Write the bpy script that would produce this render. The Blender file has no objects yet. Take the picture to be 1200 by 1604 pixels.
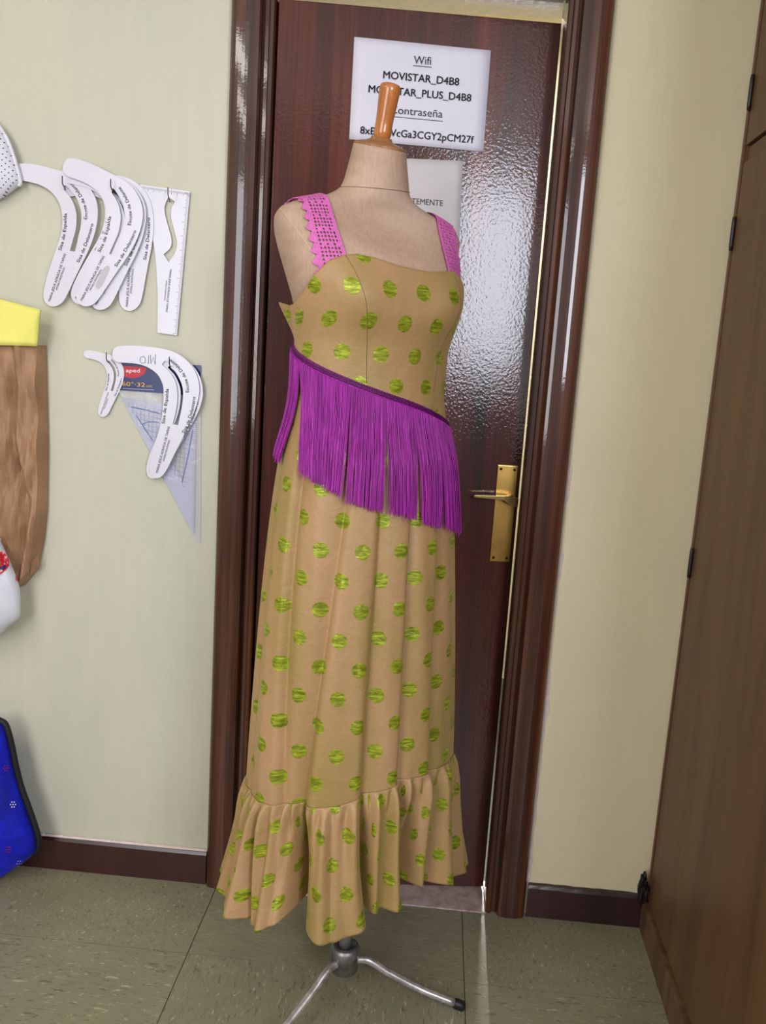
import bpy, bmesh, math, random
import numpy as np
from mathutils import Vector, Matrix
random.seed(7); rng = np.random.default_rng(5)
D2 = bpy.data; SC = bpy.context.scene; COL = SC.collection
PI = math.pi
# ---------------------------------------------------------------- camera
CF, CP, CR, CY, CD, CH = 1343.3, .17473, .06328, .05908, 1.9102, 1.30
_cy, _sy = math.cos(CY), math.sin(CY)
c_f = np.array([-_sy*math.cos(CP), _cy*math.cos(CP), -math.sin(CP)])
_r = np.array([_cy, _sy, 0.]); _u = np.cross(_r, c_f)
c_r = math.cos(CR)*_r + math.sin(CR)*_u
c_u = -math.sin(CR)*_r + math.cos(CR)*_u
c_o = np.array([0, -CD, CH])
cam = D2.cameras.new('camera'); camo = D2.objects.new('camera', cam); COL.objects.link(camo)
cam.sensor_fit = 'HORIZONTAL'; cam.sensor_width = 36; cam.lens = CF*36/1200
cam.clip_start = .02; cam.clip_end = 60
camo.matrix_world = Matrix([[c_r[i], c_u[i], -c_f[i], c_o[i]] for i in range(3)] + [[0, 0, 0, 1]])
SC.camera = camo
# ---------------------------------------------------------------- light
SC.view_settings.view_transform = 'Standard'; SC.view_settings.look = 'None'
SC.view_settings.exposure = -0.16; SC.view_settings.gamma = 1; SC.view_settings.use_curve_mapping = False
W = D2.worlds.new('World'); SC.world = W; W.use_nodes = True
W.node_tree.nodes['Background'].inputs[0].default_value = (.75, .82, 1, 1)
W.node_tree.nodes['Background'].inputs[1].default_value = .6
def area(name, loc, target, sx, sy, power, col, spread=180):
    l = D2.lights.new(name, 'AREA'); l.shape = 'RECTANGLE'; l.size = sx; l.size_y = sy
    l.energy = power; l.color = col; l.spread = math.radians(spread)
    o = D2.objects.new(name, l); COL.objects.link(o); o.location = loc
    o.rotation_euler = (Vector(target)-Vector(loc)).to_track_quat('-Z', 'Y').to_euler()
    return o
WX0, WX1, WZ0, WZ1, RY = .72, 1.62, 1.20, 2.42, -3.3      # window in the rear wall
area('window_and_fill_daylight', ((WX0+WX1)/2, RY+.07, (WZ0+WZ1)/2), ((WX0+WX1)/2-.3, 0, (WZ0+WZ1)/2-.2), WX1-WX0, WZ1-WZ0, 66, (.86, .90, 1))
VX0, VX1, VZ0, VZ1 = -1.75, -.62, .85, 2.25       # unseen second rear window, added for fill light
area('window_and_fill_daylight', ((VX0+VX1)/2, RY+.07, (VZ0+VZ1)/2), (.1, 0, 1.1), VX1-VX0, VZ1-VZ0, 42, (.95, .96, 1))  # added fill from the left to brighten the right wall
area('ceiling_lamp_light', (-1.35, -1.85, 2.53), (-1.25, -1.75, 0), 1.2, .3, 17, (1, .95, .86))
area('ceiling_lamp_light', (-1.35, -2.75, 2.53), (-1.25, -2.65, 0), 1.2, .3, 15, (1, .95, .86))
area('corridor_light', (-.1, .9, 2.5), (-.1, .9, 0), .9, .5, 60, (1, .97, .90))
area('corridor_window_light', (.262, 1.35, 1.2), (.19, 0, .75), .10, 1.6, 22, (1, .98, .95), 50)
# ---------------------------------------------------------------- helpers
def at(px, py, y=None, z=None, x=None, P0=None, n=None):
    d = c_f + c_r*(px-600)/CF + c_u*(802-py)/CF
    if y is not None: t = (y-c_o[1])/d[1]
    elif z is not None: t = (z-c_o[2])/d[2]
    elif x is not None: t = (x-c_o[0])/d[0]
    else: t = float(np.dot(np.array(P0)-c_o, n)/np.dot(d, n))
    return c_o + t*d
def lin(c):
    return tuple(((v/255)/12.92 if v <= 10.3 else (((v/255)+.055)/1.055)**2.4) for v in c) + (1,)
def tag(o, label=None, cat=None, group=None, kind=None):
    if label: o['label'] = label
    if cat: o['category'] = cat
    if group: o['group'] = group
    if kind: o['kind'] = kind
    return o
def link(name, me, m=None, parent=None, smooth=False):
    o = D2.objects.new(name, me); COL.objects.link(o)
    if m and not me.materials: me.materials.append(m)
    if parent:
        o.parent = parent
        o.matrix_parent_inverse = parent_world(parent).inverted()
    if smooth: me.shade_smooth()
    return o
def parent_world(p):
    m = Matrix.LocRotScale(p.location, p.rotation_euler, p.scale)
    return m if p.parent is None else parent_world(p.parent) @ p.matrix_parent_inverse @ m
def pyd(name, V, Fc, m, parent=None, smooth=False):
    me = D2.meshes.new(name); me.from_pydata([tuple(map(float, v)) for v in V], [], Fc); me.update()
    return link(name, me, m, parent, smooth)
def bmo(name, bm, m, parent=None, smooth=False):
    me = D2.meshes.new(name); bm.to_mesh(me); bm.free()
    return link(name, me, m, parent, smooth)
def empty(name, loc, rz=0):
    o = D2.objects.new(name, None); COL.objects.link(o); o.location = tuple(float(v) for v in loc); o.rotation_euler = (0, 0, rz)
    o.empty_display_size = .05
    return o
def box(bm, x0, x1, y0, y1, z0, z1, bev=0):
    r = bmesh.ops.create_cube(bm, size=1)
    vs = r['verts']
    for v in vs:
        v.co = Vector(((x0+x1)/2+v.co.x*(x1-x0), (y0+y1)/2+v.co.y*(y1-y0), (z0+z1)/2+v.co.z*(z1-z0)))
    if bev:
        es = list({e for v in vs for e in v.link_edges})
        bmesh.ops.bevel(bm, geom=es, offset=bev, segments=2, affect='EDGES', profile=.7)
def boxo(name, b, m, parent=None, bev=0):
    bm = bmesh.new(); box(bm, *b, bev=bev); return bmo(name, bm, m, parent)
def cr_closed(P, k=6):
    P = np.array(P, float); n = len(P); out = []
    for i in range(n):
        a, b, c, d = P[i-1], P[i], P[(i+1) % n], P[(i+2) % n]
        for t in np.arange(k)/k:
            out.append(.5*((2*b)+(c-a)*t+(2*a-5*b+4*c-d)*t*t+(3*b-a-3*c+d)*t**3))
    return np.array(out)
def cr_open(P, k=8):
    P = np.array(P, float); P = np.vstack([2*P[0]-P[1], P, 2*P[-1]-P[-2]]); out = []
    for i in range(1, len(P)-2):
        a, b, c, d = P[i-1], P[i], P[i+1], P[i+2]
        for t in np.arange(k)/k:
            out.append(.5*((2*b)+(c-a)*t+(2*a-5*b+4*c-d)*t*t+(3*b-a-3*c+d)*t**3))
    out.append(P[-2]); return np.array(out)
def tube_data(P, r, seg=8, cap=True, V=None, Fc=None):
    V = [] if V is None else V; Fc = [] if Fc is None else Fc
    P = np.array(P, float); n = len(P); rr = np.full(n, r) if np.isscalar(r) else np.array(r)
    T = np.gradient(P, axis=0); T /= np.linalg.norm(T, axis=1)[:, None]+1e-12
    ref = np.array([0, 0, 1.]) if abs(T[0][2]) < .9 else np.array([1., 0, 0])
    b0 = len(V)
    for i in range(n):
        a = np.cross(T[i], ref); a /= np.linalg.norm(a)+1e-12; b = np.cross(T[i], a); ref = -b if np.dot(-b, ref) > 0 else b
        for j in range(seg):
            q = 2*PI*j/seg; V.append(P[i]+rr[i]*(math.cos(q)*a+math.sin(q)*b))
    for i in range(n-1):
        for j in range(seg):
            Fc.append((b0+i*seg+j, b0+i*seg+(j+1) % seg, b0+(i+1)*seg+(j+1) % seg, b0+(i+1)*seg+j))
    if cap: Fc.append(tuple(b0+j for j in range(seg))[::-1]); Fc.append(tuple(b0+(n-1)*seg+j for j in range(seg)))
    return V, Fc
def tube(name, P, r, m, parent=None, seg=8):
    V, Fc = tube_data(P, r, seg); return pyd(name, V, Fc, m, parent, True)
def lathe(name, prof, m, M, parent=None, seg=40):
    V = []; Fc = []
    for r, z in prof:
        for j in range(seg):
            q = 2*PI*j/seg; V.append(M @ Vector((r*math.cos(q), r*math.sin(q), z)))
    for i in range(len(prof)-1):
        for j in range(seg): Fc.append((i*seg+j, i*seg+(j+1) % seg, (i+1)*seg+(j+1) % seg, (i+1)*seg+j))
    Fc.append(tuple(range(seg))[::-1]); Fc.append(tuple((len(prof)-1)*seg+j for j in range(seg)))
    return pyd(name, V, Fc, m, parent, True)
# ---------------------------------------------------------------- materials
class NT:
    def __init__(s, name):
        s.m = D2.materials.new(name); s.m.use_nodes = True; s.t = s.m.node_tree
        s.b = s.t.nodes['Principled BSDF']
    def n(s, typ, **k):
        nd = s.t.nodes.new(typ)
        for a, v in k.items(): setattr(nd, a, v)
        return nd
    def l(s, a, b): s.t.links.new(a, b)
    def coord(s, out='Object'): return s.n('ShaderNodeTexCoord').outputs[out]
    def map(s, src, scale=(1, 1, 1), loc=(0, 0, 0), rot=(0, 0, 0)):
        m = s.n('ShaderNodeMapping'); s.l(src, m.inputs[0]); m.inputs['Scale'].default_value = scale
        m.inputs['Location'].default_value = loc; m.inputs['Rotation'].default_value = rot; return m.outputs[0]
    def noise(s, vec, scale=1, detail=3, rough=.5, dist=0):
        m = s.n('ShaderNodeTexNoise'); s.l(vec, m.inputs['Vector']); m.inputs['Scale'].default_value = scale
        m.inputs['Detail'].default_value = detail; m.inputs['Roughness'].default_value = rough; m.inputs['Distortion'].default_value = dist
        return m.outputs[0]
    def ramp(s, fac, stops, interp='LINEAR'):
        m = s.n('ShaderNodeValToRGB'); s.l(fac, m.inputs[0]); cr = m.color_ramp; cr.interpolation = interp
        while len(cr.elements) < len(stops): cr.elements.new(.5)
        for e, (p, c) in zip(cr.elements, stops): e.position = p; e.color = c if len(c) == 4 else lin(c)
        return m.outputs[0]
    def mix(s, f, a, b, mode='MIX'):
        m = s.n('ShaderNodeMix', data_type='RGBA', blend_type=mode)
        for i, v in ((0, f), (6, a), (7, b)):
            if hasattr(v, 'is_linked'): s.l(v, m.inputs[i])
            else: m.inputs[i].default_value = v if i == 0 else (v if len(v) == 4 else lin(v))
        return m.outputs[2]
    def math(s, op, a, b=0.0, c=0.0):
        m = s.n('ShaderNodeMath', operation=op)
        for i, v in enumerate((a, b, c)):
            if hasattr(v, 'is_linked'): s.l(v, m.inputs[i])
            else: m.inputs[i].default_value = v
        return m.outputs[0]
    def bump(s, h, strength=.2, dist=.002, to='Normal', chain=None):
        m = s.n('ShaderNodeBump'); s.l(h, m.inputs['Height']); m.inputs['Strength'].default_value = strength
        m.inputs['Distance'].default_value = dist
        if chain: s.l(chain, m.inputs['Normal'])
        if to: s.l(m.outputs[0], s.b.inputs[to])
        return m.outputs[0]
    def set(s, **k):
        for a, v in k.items():
            i = s.b.inputs[a.replace('_', ' ')]
            if hasattr(v, 'is_linked'): s.l(v, i)
            else: i.default_value = (v if len(v) == 4 else lin(v)) if isinstance(v, tuple) else v
        return s
def plain(name, col, rough=.5, metal=0., var=.06, scale=30, bump=0, **k):
    t = NT(name); c = t.coord(); nz = t.noise(c, scale, 4)
    a = tuple(max(0, v*(1-var)) for v in col); b = tuple(min(255, v*(1+var)) for v in col)
    t.set(Base_Color=t.ramp(nz, [(.3, a), (.7, b)]), Roughness=rough, Metallic=metal, **k)
    if bump: t.bump(nz, bump, .002)
    return t.m
def wall_mat(name, ca, cb, cc):
    t = NT(name); c = t.coord()
    big = t.noise(t.map(c, (1.2, 1, .5)), 1.6, 4, .55)
    col = t.ramp(big, [(.3, ca), (.52, cb), (.75, cc)])
    # trowelled plaster: vertical streaks and scratches
    st = t.noise(t.map(c, (16, 1, 1.4)), 3, 5, .6)
    col = t.mix(.035, col, t.ramp(st, [(.35, (150, 146, 124)), (.65, (235, 230, 210))]))
    sc = t.noise(t.map(c, (4, 1, 9)), 2.4, 8, .72, 1.5)
    scm = t.ramp(sc, [(.655, (0, 0, 0)), (.67, (255, 255, 255)), (.685, (0, 0, 0))])
    col = t.mix(t.math('MULTIPLY', scm, .16), col, (120, 116, 100))
    t.set(Base_Color=col, Roughness=.55, Specular_IOR_Level=.35)
    f = t.noise(c, 55, 6, .6)
    b1 = t.bump(f, .18, .0025, None); t.bump(st, .10, .003, 'Normal', b1)
    return t.m
M = {}
M['wall'] = wall_mat('painted_plaster', (192, 192, 176), (202, 200, 181), (209, 206, 186))
M['wall_r'] = wall_mat('cream_plaster', (230, 219, 183), (233, 222, 187), (236, 226, 193))
M['rear'] = plain('rear_wall_darkened_brown', (96, 78, 62), .6)  # unseen rear wall, darkened to weaken its reflection in the door
M['ceil'] = plain('ceiling_paint', (225, 222, 210), .7)
def wood(name, cd, cm, cl, rough=.25, coat=.6, xs=16, peel=.12, coatr=.08, zs=.7, spec=.5):
    t = NT(name); c = t.coord()
    a = t.noise(t.map(c, (xs, xs, zs)), 1, 4, .55, .6)
    b = t.noise(t.map(c, (xs*14, xs*14, zs*5)), 1, 3, .6)
    f = t.math('ADD', t.math('MULTIPLY', a, .72), t.math('MULTIPLY', b, .28))
    col = t.ramp(f, [(.34, cd), (.5, cm), (.66, cl)])
    t.set(Base_Color=col, Roughness=rough, Coat_Weight=coat, Coat_Roughness=coatr, Specular_IOR_Level=spec)
    pn = t.noise(c, 170, 2, .5); t.bump(pn, peel, .0015, 'Coat Normal'); 
    pl = t.noise(t.map(c, (150, 150, 40)), 1, 3, .5); t.bump(pl, peel*.5, .0015, 'Normal')
    return t.m
M['door'] = wood('varnished_mahogany', (40, 12, 9), (74, 24, 16), (106, 42, 28), .45, .95, 14, .26, .075, spec=.25)
M['casing'] = wood('casing_mahogany', (40, 16, 10), (72, 34, 20), (112, 62, 32), .42, .9, 30, .05, .06, spec=.35)
M['base'] = wood('baseboard_wood', (44, 15, 13), (56, 21, 18), (66, 27, 23), .35, .3, 5, .1, .2)
M['baser'] = wood('right_baseboard_wood', (42, 22, 24), (52, 28, 30), (60, 34, 35), .35, .3, 5, .1, .2)
M['wardrobe'] = wood('walnut_laminate', (86, 58, 38), (104, 73, 48), (118, 86, 58), .5, .12, 9, .03, .3, .9, spec=.3)
M['wardrobe_d'] = wood('walnut_edge', (80, 46, 26), (98, 60, 36), (112, 72, 44), .4, .2, 12, .03, .3)
M['plinth'] = wood('plinth_wood', (78, 56, 40), (100, 74, 54), (120, 92, 68), .5, .1, 40, .05, .3)
def tile_mat(name, rot):
    t = NT(name); c = t.coord()
    base = t.noise(c, 5, 4, .6)
    col = t.ramp(base, [(.3, (128, 124, 100)), (.55, (137, 132, 107)), (.75, (146, 140, 116))])
    sc = (36, 150, 1) if not rot else (150, 36, 1)
    for off, th, cc, am in ((0, .645, (190, 182, 154), .65), (3.3, .63, (84, 78, 62), .65), (7.1, .67, (150, 112, 84), .5), (11.7, .60, (112, 108, 86), .45)):
        nz = t.noise(t.map(c, sc, (off, off*1.7, 0), (0, 0, .25)), 1, 2, .55, 1.0)
        mk = t.ramp(nz, [(th, (0, 0, 0)), (th+.03, (255, 255, 255))])
        col = t.mix(t.math('MULTIPLY', mk, am), col, cc)
    t.set(Base_Color=col, Roughness=t.math('ADD', t.math('MULTIPLY', base, .15), .30), Specular_IOR_Level=.45)
    t.bump(t.noise(c, 60, 3), .06, .002)
    return t.m
M['tile_a'] = tile_mat('vinyl_tile_crosswise', False); M['tile_b'] = tile_mat('vinyl_tile_lengthwise', True)
M['joint'] = plain('dirty_joint', (66, 66, 54), .8)
def stone():
    t = NT('pink_granite_threshold'); c = t.coord()
    v = t.n('ShaderNodeTexVoronoi'); v.inputs['Scale'].default_value = 38; t.l(t.map(c, (1, 1, 1)), v.inputs['Vector'])
    col = t.ramp(t.noise(c, 30, 6, .7), [(.3, (150, 126, 122)), (.5, (198, 176, 170)), (.7, (226, 208, 202))])
    col = t.mix(.2, col, t.ramp(v.outputs['Distance'], [(.1, (190, 170, 164)), (.6, (120, 100, 98))]))
    t.set(Base_Color=col, Roughness=.4); return t.m
M['stone'] = stone()
M['white_plastic'] = plain('white_acrylic', (222, 219, 232), .28, 0, .015, 8)
M['white_edge'] = plain('grey_cut_edge', (120, 118, 128), .4)
M['ink'] = plain('black_ink', (22, 22, 26), .5)
M['pencil'] = plain('pencil_grey', (120, 120, 128), .6)
M['paper'] = plain('white_paper', (222, 218, 232), .75, 0, .012, 12)
M['paper2'] = plain('warm_white_paper', (206, 200, 202), .75, 0, .02, 12)
M['steel'] = plain('painted_steel', (186, 182, 178), .33, .7, .18, 60, .1)
M['steel_d'] = plain('dull_steel', (136, 134, 132), .42, .8, .2, 50, .1)
M['rubber'] = plain('black_rubber', (18, 18, 20), .45)
M['brass'] = plain('brushed_brass', (214, 172, 96), .30, 1., .10, 14)
M['brass_l'] = plain('polished_brass', (240, 214, 150), .2, 1., .04, 14)
M['dark'] = plain('dark_hole', (14, 10, 8), .6)
M['nail'] = plain('nail_metal', (70, 68, 72), .4, .8)
M['yellow'] = plain('yellow_paper', (240, 233, 120), .6, 0, .04, 6)
def kraft():
    t = NT('brown_kraft_paper'); c = t.coord()
    col = t.ramp(t.noise(c, 10, 6, .65), [(.3, (146, 110, 82)), (.7, (176, 136, 104))])
    t.set(Base_Color=col, Roughness=.5, Specular_IOR_Level=.35); t.bump(t.noise(c, 14, 6, .6, .6), .3, .006); return t.m
M['kraft'] = kraft()
M['bag_w'] = plain('white_plastic_bag', (214, 214, 226), .3, 0, .03, 14, .25)
M['red'] = plain('red_print', (186, 30, 44), .4); M['pinkd'] = plain('pale_pink_print', (226, 150, 160), .4); M['navy'] = plain('navy_print', (28, 36, 96), .4)
M['gold'] = plain('yellow_print', (232, 182, 60), .4); M['whitep'] = plain('white_print', (236, 234, 240), .4); M['blue_line'] = plain('blue_line_print', (24, 74, 172), .4)
M['card'] = plain('navy_card', (18, 36, 98), .3, 0, .03)
M['piping'] = plain('black_piping', (12, 13, 20), .6)
M['plaster_chip'] = plain('bare_plaster', (226, 208, 204), .8, 0, .04, 60, .3)
def dotted_white():
    t = NT('white_cotton_with_black_dots'); c = t.coord('UV')
    def lat(ox, oy):
        a = t.n('ShaderNodeVectorMath', operation='FRACTION'); t.l(t.map(c, (1/.0125, 1/.0125, 1), (ox, oy, 0)), a.inputs[0])
        b = t.n('ShaderNodeVectorMath', operation='SUBTRACT'); t.l(a.outputs[0], b.inputs[0]); b.inputs[1].default_value = (.5, .5, 0)
        d = t.n('ShaderNodeVectorMath', operation='LENGTH'); m0 = t.n('ShaderNodeVectorMath', operation='MULTIPLY'); t.l(b.outputs[0], m0.inputs[0]); m0.inputs[1].default_value = (1, 1, 0)
        t.l(m0.outputs[0], d.inputs[0]); return t.math('LESS_THAN', d.outputs['Value'], .105)
    mk = t.math('MAXIMUM', lat(0, 0), lat(.5, .5))
    t.set(Base_Color=t.mix(mk, (224, 223, 236), (40, 42, 60)), Roughness=.8)
    t.bump(t.noise(t.coord(), 30, 4), .3, .003); return t.m
M['dotcloth'] = dotted_white()
M['whitecloth'] = plain('white_cotton', (226, 224, 234), .8, 0, .03, 60, .3)
def blue_cloth():
    t = NT('blue_quilted_print'); c = t.coord()
    col = t.ramp(t.noise(c, 14, 4, .6), [(.35, (6, 14, 150)), (.6, (10, 28, 205)), (.75, (16, 44, 220))])
    ln = t.noise(c, 26, 3, .5, 2.2); mk = t.ramp(ln, [(.49, (0, 0, 0)), (.51, (255, 255, 255)), (.53, (0, 0, 0))])
    col = t.mix(t.math('MULTIPLY', mk, .7), col, (8, 10, 84))
    t.set(Base_Color=col, Roughness=.6, Sheen_Weight=.05, Specular_IOR_Level=.3); t.bump(t.noise(c, 26, 3), .5, .006); return t.m
M['bluecloth'] = blue_cloth()
def linen():
    t = NT('form_linen'); c = t.coord()
    a = t.noise(t.map(c, (3, 3, 5)), 2, 6, .6, .5); w = t.noise(t.map(c, (260, 260, 60)), 1, 2, .5)
    col = t.ramp(a, [(.3, (160, 130, 111)), (.55, (182, 151, 131)), (.72, (195, 167, 147))])
    col = t.mix(.12, col, t.ramp(w, [(.3, (150, 122, 104)), (.7, (226, 204, 186))]))
    t.set(Base_Color=col, Roughness=.62, Specular_IOR_Level=.4); t.bump(w, .12, .001, chain=t.bump(a, .2, .004, None)); return t.m
M['linen'] = linen(); M['seamline'] = plain('seam_shadow_thread', (128, 104, 88), .8); M['seam_l'] = plain('pale_seam_ridge', (214, 186, 164), .7)
M['handle'] = wood('turned_beech_handle', (150, 84, 34), (186, 112, 52), (206, 134, 70), .3, .7, 20, .03, .1)
M['capwood'] = wood('neck_cap_wood', (128, 84, 48), (158, 108, 66), (178, 128, 84), .4, .3, 20, .03, .15)
# shot taffeta with woven lime lurex dots, laid out in metres in the UV map
DH, DV, DR = .066, .104, .0137
def taffeta(DH, name):
    t = NT(name); uv = t.coord('UV')
    nd = t.noise(t.map(uv, (260, 260, 1)), 1, 1)
    def lat(o):
        v0 = t.map(uv, (1/DH, 1/DV, 1), (o, o, 0))
        a = t.n('ShaderNodeVectorMath', operation='FRACTION'); t.l(v0, a.inputs[0])
        b = t.n('ShaderNodeVectorMath', operation='SUBTRACT'); t.l(a.outputs[0], b.inputs[0]); b.inputs[1].default_value = (.5, .5, 0)
        m0 = t.n('ShaderNodeVectorMath', operation='MULTIPLY'); t.l(b.outputs[0], m0.inputs[0]); m0.inputs[1].default_value = (DH, DV, 0)
        d = t.n('ShaderNodeVectorMath', operation='LENGTH'); t.l(m0.outputs[0], d.inputs[0]); return d.outputs['Value']
    dmin = t.math('MINIMUM', lat(0), lat(.5))
    dmin = t.math('ADD', dmin, t.math('MULTIPLY', t.math('SUBTRACT', nd, .5), .0012))
    mk = t.math('LESS_THAN', dmin, DR)
    fl = t.noise(t.map(uv, (9, 2.5, 1)), 1, 3, .5)
    base = t.ramp(fl, [(.36, (150, 127, 72)), (.5, (165, 131, 87)), (.64, (174, 137, 99))])
    wv = t.noise(t.map(uv, (900, 160, 1)), 1, 2); base = t.mix(.10, base, t.ramp(wv, [(.3, (120, 92, 58)), (.7, (214, 180, 136))]))
    cr = t.noise(t.map(uv, (50, 200, 1)), 1, 3, .55, .8)
    dots = t.ramp(cr, [(.34, (108, 114, 26)), (.5, (142, 150, 36)), (.68, (178, 188, 60))])
    t.set(Base_Color=t.mix(mk, base, dots), Roughness=t.math('SUBTRACT', .50, t.math('MULTIPLY', mk, .12)), Metallic=t.math('MULTIPLY', mk, .35),
          Sheen_Weight=.55, Sheen_Roughness=.35, Sheen_Tint=lin((190, 186, 84)), Specular_IOR_Level=.45)
    h = t.math('MULTIPLY', cr, t.math('ADD', t.math('MULTIPLY', mk, .9), .12))
    soft = t.noise(t.map(uv, (26, 34, 1)), 1, 5, .62, .6)
    t.bump(h, .45, .0018, chain=t.bump(soft, .34, .006, None)); return t.m
M['taffeta'] = taffeta(.066, 'shot_taffeta_with_lime_dots'); M['taffeta_s'] = taffeta(.0735, 'skirt_taffeta_with_lime_dots')
M['thread'] = plain('seam_thread', (112, 84, 52), .8)
def fringe_mat():
    t = NT('magenta_rayon'); c = t.coord()
    col = t.ramp(t.noise(t.map(c, (300, 300, 6)), 1, 2), [(.3, (140, 12, 134)), (.7, (190, 34, 182))])
    t.set(Base_Color=col, Roughness=.42, Sheen_Weight=.3, Sheen_Tint=lin((220, 90, 220))); return t.m
M['fringe'] = fringe_mat(); M['band'] = plain('purple_braid', (96, 8, 92), .5, 0, .3, 400, .6)
M['lace'] = plain('pink_crochet_lace', (204, 100, 172), .7, 0, .08, 300, .4)
def film():
    t = NT('clear_plastic_sleeve'); t.set(Base_Color=(226, 226, 240), Roughness=.12, Alpha=.22, Specular_IOR_Level=.7)
    t.bump(t.noise(t.coord(), 20, 4, .5, 1), .5, .004); return t.m
M['film'] = film()
def acryl():
    t = NT('tinted_clear_acrylic'); t.set(Base_Color=(196, 198, 224), Roughness=.15, Alpha=.85); return t.m
M['acryl'] = acryl(); M['gridline'] = plain('grey_grid_print', (110, 112, 134), .5)
# ---------------------------------------------------------------- flat shapes & lettering
def flat(name, loops, thick, m, parent=None, bevel=0., basis=None):
    """loops of 2D points (x right, z up) -> plate standing in the wall plane, front face towards -y"""
    cu = D2.curves.new('tmp', 'CURVE'); cu.dimensions = '2D'; cu.fill_mode = 'BOTH'; cu.extrude = thick/2; cu.bevel_depth = bevel; cu.bevel_resolution = 1
    for lp in loops:
        sp = cu.splines.new('POLY'); sp.points.add(len(lp)-1)
        for q, p in zip(sp.points, lp): q.co = (p[0], p[1], 0, 1)
        sp.use_cyclic_u = True
    o = D2.objects.new('tmp', cu); COL.objects.link(o); dg = bpy.context.evaluated_depsgraph_get()
    me = D2.meshes.new_from_object(o.evaluated_get(dg)); D2.objects.remove(o); D2.curves.remove(cu)
    me.transform(basis or Matrix.Rotation(PI/2, 4, 'X')); me.name = name; me.materials.clear()
    return link(name, me, m, parent)
_gc = {}
def glyphs(s, bold):
    if (s, bold) in _gc: return _gc[(s, bold)]
    cu = D2.curves.new('tmp', 'FONT'); cu.body = s; cu.size = 1; cu.resolution_u = 3; cu.offset = 0
    o = D2.objects.new('tmp', cu); COL.objects.link(o); dg = bpy.context.evaluated_depsgraph_get()
    me = D2.meshes.new_from_object(o.evaluated_get(dg)); D2.objects.remove(o); D2.curves.remove(cu)
    V = np.array([v.co[:2] for v in me.vertices]); Fc = [tuple(p.vertices) for p in me.polygons]; D2.meshes.remove(me)
    V[:, 0] -= V[:, 0].min()
    if bold:
        n0 = len(V); F0 = list(Fc); V0_ = V.copy()
        for k, (dx, dy) in enumerate(((.03, 0), (.015, .012), (.015, -.008))):
            V = np.vstack([V, V0_+[dx, dy]]); Fc += [tuple(i+(k+1)*n0 for i in f) for f in F0]
    w = V[:, 0].max(); _gc[(s, bold)] = (V, Fc, w); return _gc[(s, bold)]
def letter(name, s, path, cap, basis, m, parent, bold=True):
    """lettering bent along a 2D baseline path; basis maps (x,z) -> 3D"""
    V, Fc, w = glyphs(s, bold); path = np.array(path, float)
    if len(path) > 2: path = cr_open(path, 8)
    sg = np.linalg.norm(np.diff(path, axis=0), axis=1); L = np.concatenate([[0], np.cumsum(sg)])
    s_ = V[:, 0]/w*L[-1]; X = np.interp(s_, L, path[:, 0]); Y = np.interp(s_, L, path[:, 1])
    tx = np.interp(s_, L, np.gradient(path[:, 0], L)); ty = np.interp(s_, L, np.gradient(path[:, 1], L))
    nl = np.hypot(tx, ty); tx /= nl; ty /= nl; h = V[:, 1]*cap/.73
    return pyd(name, [basis(x-b*k, y+a*k) for x, y, a, b, k in zip(X, Y, tx, ty, h)], Fc, m, parent)
# ---------------------------------------------------------------- the room
OL, ORR, CW, ZT = -.399, .197, .094, 2.044      # opening left/right, casing width, head height
def casing_profile():
    P = [(0, -.10), (0, .010), (.003, .013), (.010, .014), (.013, .011), (.013, .008), (.021, .008), (.024, .011), (.0245, .005), (.027, .005), (.027, .018)]
    P += [(.030+.055*t, .0205+.0070*math.sin(PI*(.12+.80*t))**.7) for t in np.linspace(0, 1, 9)]
    P += [(.090, .018), (.093, .010), (.094, 0), (.094, -.01), (.03, -.01), (.03, -.10)]
    return P
def casing(name, side):
    P = casing_profile(); V = []; Fc = []; n = len(P)
    for d, p in P:
        x = OL-d if side < 0 else ORR+d
        V.append((x, -p, 0)); V.append((x, -p, ZT+d))
    for i in range(n):
        a, b = 2*i, 2*((i+1) % n); Fc.append((a, b, b+1, a+1) if side > 0 else (a, a+1, b+1, b))
    Fc.append(tuple(range(0, 2*n, 2))); Fc.append(tuple(range(1, 2*n, 2)))
    o = pyd(name, V, Fc, M['casing']); tag(o, kind='structure'); return o
tag(casing('trim_1', -1), 'left upright of the varnished mahogany door casing'); tag(casing('trim_2', 1), 'right upright of the varnished mahogany door casing')
P = casing_profile(); V = []; Fc = []; n = len(P)
for d, p in P: V += [(OL-d, -p, ZT+d), (ORR+d, -p, ZT+d)]
for i in range(n): a, b = 2*i, 2*((i+1) % n); Fc.append((a, a+1, b+1, b))
tag(pyd('trim_3', V, Fc, M['casing']), 'head piece of the varnished mahogany door casing', kind='structure')
bm = bmesh.new(); box(bm, -2.6, OL-.028, 0, .10, 0, 2.6); tag(bmo('wall_left', bm, M['wall']), 'greenish cream plaster wall left of the door', kind='structure')
bm = bmesh.new(); box(bm, ORR+.028, 2.2, 0, .10, 0, 2.6); tag(bmo('wall_right', bm, M['wall_r']), 'yellowish cream plaster wall right of the door', kind='structure')
bm = bmesh.new(); box(bm, OL-.028, ORR+.028, 0, .10, ZT+.03, 2.6); tag(bmo('wall_back', bm, M['wall']), 'plaster wall above the door', kind='structure')
tag(boxo('wall_side', (-2.7, -2.6, RY, .1, 0, 2.6), M['wall']), kind='structure')
tag(boxo('wall_far_right', (2.2, 2.3, RY, .1, 0, 2.6), M['wall_r']), kind='structure')
tag(boxo('ceiling', (-2.7, 2.3, RY-.1, 1.8, 2.6, 2.7), M['ceil']), kind='structure')
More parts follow.
